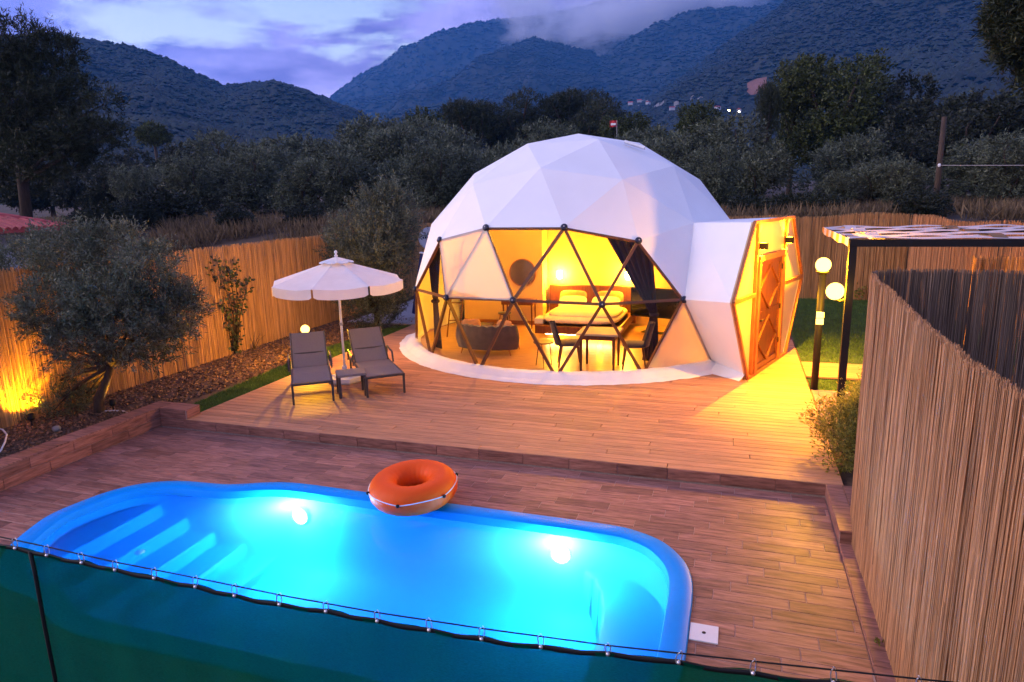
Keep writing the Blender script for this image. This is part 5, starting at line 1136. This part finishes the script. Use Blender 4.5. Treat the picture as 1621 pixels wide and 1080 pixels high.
# leaf litter on the soil bed
n_ = 15000; P = np.stack([RNG.uniform(-10.3, -8.1, n_), RNG.uniform(5.2, 16.5, n_), np.full(n_, -.045)+RNG.uniform(0, .02, n_)], 1); P = P[(P[:, 0] < -8.6) | (P[:, 1] > 15.6)]
D = RNG.normal(size=P.shape)*np.array([1, 1, .25]); me = foliage_mesh('leaf_litter', P, D, .055, .032); me.materials.append(M['chip']); tag(link_mesh('leaf_litter', me, None), 'dry leaf litter strewn over the soil bed', None, None, 'stuff')
rk_ = on_z(90, 680, -.02); mb = MB(); mb.lathe([(.001, -.04), (.05, -.02), (.065, .02), (.04, .05), (.001, .06)], 8, rk_); tag(mb.build('stone', M['rock'], None, True), 'small rounded stone on the soil under the olive tree', 'stone')
# near olive tree
def garden_tree(name, base, trunk_pts, r0, lobes, ntw, per, twl, ln, wd, mat, label, up=.35, fill=.4):
    e = empty(name, base, 0, label, 'tree'); mb = MB(); B = Vector(base)
    mb.tube([B+Vector(p) for p in trunk_pts], [r0*(1.2-.6*i/(len(trunk_pts)-1)) for i in range(len(trunk_pts))], 10); top = B+Vector(trunk_pts[-1])
    for c, r in lobes:
        c = Vector(c); mid = top.lerp(B+c, .5)+Vector((random.uniform(-.1, .1), random.uniform(-.1, .1), .05))
        mb.tube([top-Vector((0, 0, .05)), mid, B+c], [r0*.45, r0*.28, r0*.1], 6)
    mb.build('trunk', M['bark'], e, True); P, D = crown_leaves(lobes, ntw, per, twl, up, fill); me = foliage_mesh(name, P, D, ln, wd); me.materials.append(mat); link_mesh('crown', me, None, e)
    # fine twigs
    return e
ob = Vector((-9.62, 7.75, -.08))
def lob(u, v, dep, r, rz=None, base=ob):
    """lobe centred on a pixel at depth y = base.y + dep"""
    p = on_y(u, v, base.y+dep); return (tuple(p-base), (r, r, rz or r*.8))
garden_tree('olive_tree', ob, [(0, 0, -.1), (.06, -.02, .25), (.2, .05, .55), (.32, .1, .85)], .075,
    [lob(40, 425, .3, .46), lob(110, 405, 0, .48), lob(180, 405, .4, .46), lob(85, 650, -.2, .42), lob(30, 630, -.1, .42), lob(120, 640, .3, .3), lob(280, 500, .2, .34), lob(235, 425, 0, .36), lob(20, 500, -.2, .45), lob(95, 490, -.5, .5), lob(170, 480, -.4, .48), lob(245, 475, .2, .42), lob(285, 480, .3, .26), lob(55, 550, .2, .45), lob(130, 540, -.6, .40), lob(205, 530, -.3, .42), lob(255, 530, .3, .34), lob(-40, 470, .2, .5), lob(110, 600, .3, .26), lob(245, 565, .1, .2), lob(150, 470, .8, .5), lob(60, 610, .1, .26), lob(75, 645, -.1, .2), lob(-30, 560, .1, .4)],
    4200, 30, .27, .066, .016, M['oliven'], 'bushy olive tree in the soil bed with a lamp-lit leaning trunk', .55, .42)
ob2 = Vector((-8.62, 14.9, -.08))
garden_tree('olive_tree', ob2, [(0, 0, -.1), (.05, 0, .3), (0, .05, .6)], .08,
    [lob(560, 380, 0, .55, .7, ob2), lob(600, 345, .2, .6, .75, ob2), lob(628, 350, .1, .45, .7, ob2), lob(575, 430, -.2, .6, .6, ob2), lob(608, 420, -.2, .55, .6, ob2), lob(600, 390, -.4, .6, .6, ob2), lob(565, 470, 0, .5, .45, ob2), lob(606, 470, 0, .55, .45, ob2), lob(595, 505, .1, .5, .3, ob2), lob(540, 400, .2, .35, .5, ob2), lob(632, 392, .2, .34, .5, ob2), lob(620, 320, .2, .3, .4, ob2)],
    2300, 24, .34, .085, .02, M['oliven'], 'dense upright olive tree behind the parasol and beside the dome tent', .9, .42)
# young climbing shrub against the left fence
sb = on_z(372, 560, -.05); e = empty('young_tree', sb, 0, 'young broad-leaved tree with upright stems against the golden reed fence', 'tree')
M['roundleaf'] = pm('round_leaves', (.055, .075, .03), .5, .3, 4, island=.5, transl=.2); stems = MB(); LP = []; LD = []
for pxl in (((372, 560), (366, 520), (350, 470), (332, 425)), ((372, 558), (370, 500), (352, 440), (340, 405)), ((374, 558), (374, 500), (365, 440), (356, 415)), ((374, 556), (376, 500), (374, 440), (374, 412)), ((374, 556), (380, 500), (388, 465), (394, 440)), ((372, 556), (360, 520), (352, 490), (346, 480))):
    q = [on_x(u, v, sb.x+random.uniform(-.12, .2)*(i > 0)) for i, (u, v) in enumerate(pxl)]; stems.tube(q, [.02, .013, .008, .004], 6)
    for i in range(len(q)-1):
        for _ in range(30):
            t = random.random(); p = q[i].lerp(q[i+1], t)+Vector((random.gauss(0, .045), random.gauss(0, .05), random.gauss(0, .04))); LP.append(tuple(p)); LD.append((random.gauss(0, 1), random.gauss(0, 1), random.gauss(.1, .6)))
stems.build('trunk', M['bark'], e, True); me = foliage_mesh('young_crown', np.array(LP)-np.array(sb), np.array(LD), .085, .075); me.materials.append(M['roundleaf']); link_mesh('crown', me, None, e)
sb2 = on_x(402, 552, -10.2); e = empty('sapling', sb2, 0, 'bare thin sapling beside the young broad-leaved tree', 'sapling'); mb = MB()
for u, v in ((403, 525), (412, 528), (420, 530), (397, 535)): mb.tube([sb2-Vector((0, 0, .05)), sb2.lerp(on_x(u, v, -10.2), .4)+Vector((0, 0, .05)), on_x(u, v, -10.2)], [.01, .007, .003], 5)
mb.build('trunk', M['bark'], e, True)
# lit bushes at the corner of the deck
def bush(x, y, label, lobes, ntw, mat=M['bush']):
    e = empty('bush', (x, y, -.05), 0, label, 'bush'); mb = MB()
    for c, r in lobes:
        for _ in range(5): mb.tube([(0, 0, 0), (c[0]*.5+random.gauss(0, .05), c[1]*.5+random.gauss(0, .05), c[2]*.55), (c[0]+random.gauss(0, r[0]*.5), c[1]+random.gauss(0, r[1]*.5), c[2]+r[2]*random.uniform(.2, .9))], [.010, .007, .003], 5)
    mb.build('stem', M['bark'], e, True, world=False); P, D = crown_leaves(lobes, ntw, 26, .24, .8, .6); me = foliage_mesh('bush', P, D, .045, .014); me.materials.append(mat); link_mesh('crown', me, None, e)
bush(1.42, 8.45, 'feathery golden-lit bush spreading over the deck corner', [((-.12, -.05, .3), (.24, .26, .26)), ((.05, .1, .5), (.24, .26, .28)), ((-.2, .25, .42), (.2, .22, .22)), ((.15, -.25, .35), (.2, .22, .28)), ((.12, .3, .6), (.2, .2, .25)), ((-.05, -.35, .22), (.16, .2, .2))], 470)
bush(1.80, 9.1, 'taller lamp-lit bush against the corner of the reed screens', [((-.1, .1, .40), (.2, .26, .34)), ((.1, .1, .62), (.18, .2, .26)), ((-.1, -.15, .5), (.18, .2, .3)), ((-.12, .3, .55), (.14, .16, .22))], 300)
pw_ = on_z(1389, 1019, TZ+.03); e = empty('weed', pw_, 0, 'tiny weed sprouting at the foot of the reed screen', 'weed'); n_ = 26; me = foliage_mesh('weed', RNG.normal(size=(n_, 3))*np.array([.012, .02, .008])+np.array([0, 0, .012]), RNG.normal(size=(n_, 3))+np.array([0, 0, .8]), .03, .016); me.materials.append(M['bush']); link_mesh('leaves', me, None, e)
# plant on the far fence, satellite dish, blue panel
fp = on_y(1360, 462, 21.7); e = empty('weed', fp, 0, 'leafy sprig growing through the straight reed fence', 'weed'); n_ = 60; me = foliage_mesh('sprig', RNG.normal(size=(n_, 3))*np.array([.14, .05, .08]), RNG.normal(size=(n_, 3)), .1, .05); me.materials.append(M['bush']); link_mesh('leaves', me, None, e)
dp = on_y(681, 378, 16.0); e = empty('satellite_dish', (dp.x, dp.y, 0), 0, 'pale round satellite dish with dark lettering beside the dome tent', 'satellite dish')
Mr = Vector((.25, -.95, .25)).to_track_quat('Z', 'Y').to_matrix()
mb = MB(); mb.lathe([(.001, 0), (.12, .012), (.22, .045), (.285, .085), (.29, .08), (.22, .035), (.12, .0), (.001, -.012)], 30, dp, Mr); mb.build('reflector', pm('dish_paint', (.55, .60, .72), .4, .05, 4), e, True)
mb = MB(); mb.tube([(dp.x, dp.y+.03, -.05), (dp.x, dp.y+.03, dp.z)], .025, 8); mb.build('mast', M['concrete'], e)
mb = MB(); mb.tube([dp+Mr @ Vector((0, -.26, .07)), dp+Mr @ Vector((0, -.1, .36))], .01, 6); mb.lathe([(.025, 0), (.03, .05), (.001, .05)], 10, dp+Mr @ Vector((0, -.09, .34)), Mr); mb.build('feed_arm', M['concrete'], e)
def lettering(txt, sz, loc, rot, mat, par, name='lettering'):
    cu = bpy.data.curves.new(name, 'FONT'); cu.body = txt; cu.size = sz; cu.align_x = 'CENTER'; cu.align_y = 'CENTER'; cu.extrude = .001
    t = bpy.data.objects.new('tmp', cu); COL.objects.link(t); bpy.context.view_layer.update(); me = bpy.data.meshes.new_from_object(t.evaluated_get(bpy.context.evaluated_depsgraph_get())); bpy.data.objects.remove(t)
    me.materials.append(mat); o = link_mesh(name, me, None, par); o.location = Vector(loc)-par.location; o.rotation_euler = rot; return o
rt_ = (Matrix.Rotation(R(8), 3, 'Z') @ Matrix.Rotation(R(78), 3, 'X')).to_euler()
lettering('BAR', .13, dp+Vector((.0, -.12, .12)), rt_, M['black'], e)
for k in range(5): mb = MB(); mb.box(-.15+k*.06, -.11+k*.06, -.002, .002, -.02, .02+.012*(k % 2), M=Matrix.Translation(dp+Vector((0, -.112, .03))) @ rt_.to_matrix().to_4x4() @ Matrix.Rotation(R(-90), 4, 'X')); mb.build('dark_mark', M['black'], e)
bp_ = on_y(664, 425, 16.6); mb = MB(); Mt = Matrix.Translation((bp_.x+.25, bp_.y, .9)) @ Matrix.Rotation(R(12), 4, 'Y'); mb.box(-.35, .35, -.05, .05, -.9, .78, .01, Mt)
bpn = mb.build('tarpaulin_panel', pm('blue_tarpaulin', (.03, .05, .22), .5, .15, 4, bump=.3)); tag(bpn, 'dark blue tarpaulin panel standing beside the dome tent', 'panel')
mb = MB(); mb.box(-.38, .38, -.06, .06, .781, .81, M=Mt); mb.build('top_rail', M['white'], bpn)

# ================================================================== HAZE AND SUMMIT CLOUD
def vol_box(name, x0, x1, y0, y1, z0, z1, label):
    o = MB().box(x0, x1, y0, y1, z0, z1).build(name, None); return tag(o, label, None, None, 'stuff')
hz_ = vol_box('haze', -4200, 3000, -60, 3560, -41, 1500, 'thin blue evening haze')
m = bpy.data.materials.new('haze_air'); m.use_nodes = True; nt = m.node_tree; nt.nodes.clear(); o = nt.nodes.new('ShaderNodeOutputMaterial'); v = nt.nodes.new('ShaderNodeVolumePrincipled')
v.inputs['Color'].default_value = (.10, .44, 1, 1); v.inputs['Density'].default_value = .00017; v.inputs['Anisotropy'].default_value = .0; nt.links.new(v.outputs[0], o.inputs['Volume']); hz_.data.materials.append(m)

# cloud bank resting on the mountain summit
ca, cb = at_range(740, 150, 2450), at_range(1330, 150, 2450); cc = (ca+cb)/2; az_ = math.atan2(cb.y-ca.y, cb.x-ca.x); wd_ = (cb-ca).length
mb = MB(); mb.lathe([(.001, -1), (.5, -.87), (.87, -.5), (1, 0), (.87, .5), (.5, .87), (.001, 1)], 20)
cld = mb.build('mist', None, None, True, False); cld.location = (cc.x, cc.y, ca.z+215); cld.rotation_euler[2] = az_; cld.scale = (wd_*.56, 300, 260); tag(cld, 'low evening cloud draped over the mountain summit', None, None, 'stuff')
m = bpy.data.materials.new('cloud_vapour'); m.use_nodes = True; nt = m.node_tree; nt.nodes.clear(); n = nt.nodes; l = nt.links
o = n.new('ShaderNodeOutputMaterial'); v = n.new('ShaderNodeVolumePrincipled'); v.inputs['Color'].default_value = (1, 1, 1, 1)
tcn = n.new('ShaderNodeTexCoord'); mp = n.new('ShaderNodeMapping'); mp.inputs['Scale'].default_value = (2.6, 1.2, 1.3); l.new(tcn.outputs['Object'], mp.inputs[0])
nz = n.new('ShaderNodeTexNoise'); nz.inputs['Scale'].default_value = 1.5; nz.inputs['Detail'].default_value = 5; nz.inputs['Roughness'].default_value = .6; l.new(mp.outputs[0], nz.inputs['Vector'])
ln_ = n.new('ShaderNodeVectorMath'); ln_.operation = 'LENGTH'; l.new(tcn.outputs['Object'], ln_.inputs[0])
mr = n.new('ShaderNodeMapRange'); mr.inputs[1].default_value = .25; mr.inputs[2].default_value = 1.0; mr.inputs[3].default_value = .30; mr.inputs[4].default_value = .66; l.new(ln_.outputs['Value'], mr.inputs[0])
sb_ = n.new('ShaderNodeMath'); sb_.operation = 'SUBTRACT'; sb_.use_clamp = True; l.new(nz.outputs[0], sb_.inputs[0]); l.new(mr.outputs[0], sb_.inputs[1])
mu = n.new('ShaderNodeMath'); mu.operation = 'MULTIPLY'; mu.inputs[1].default_value = .08; l.new(sb_.outputs[0], mu.inputs[0]); l.new(mu.outputs[0], v.inputs['Density']); l.new(v.outputs[0], o.inputs['Volume']); cld.data.materials.append(m)
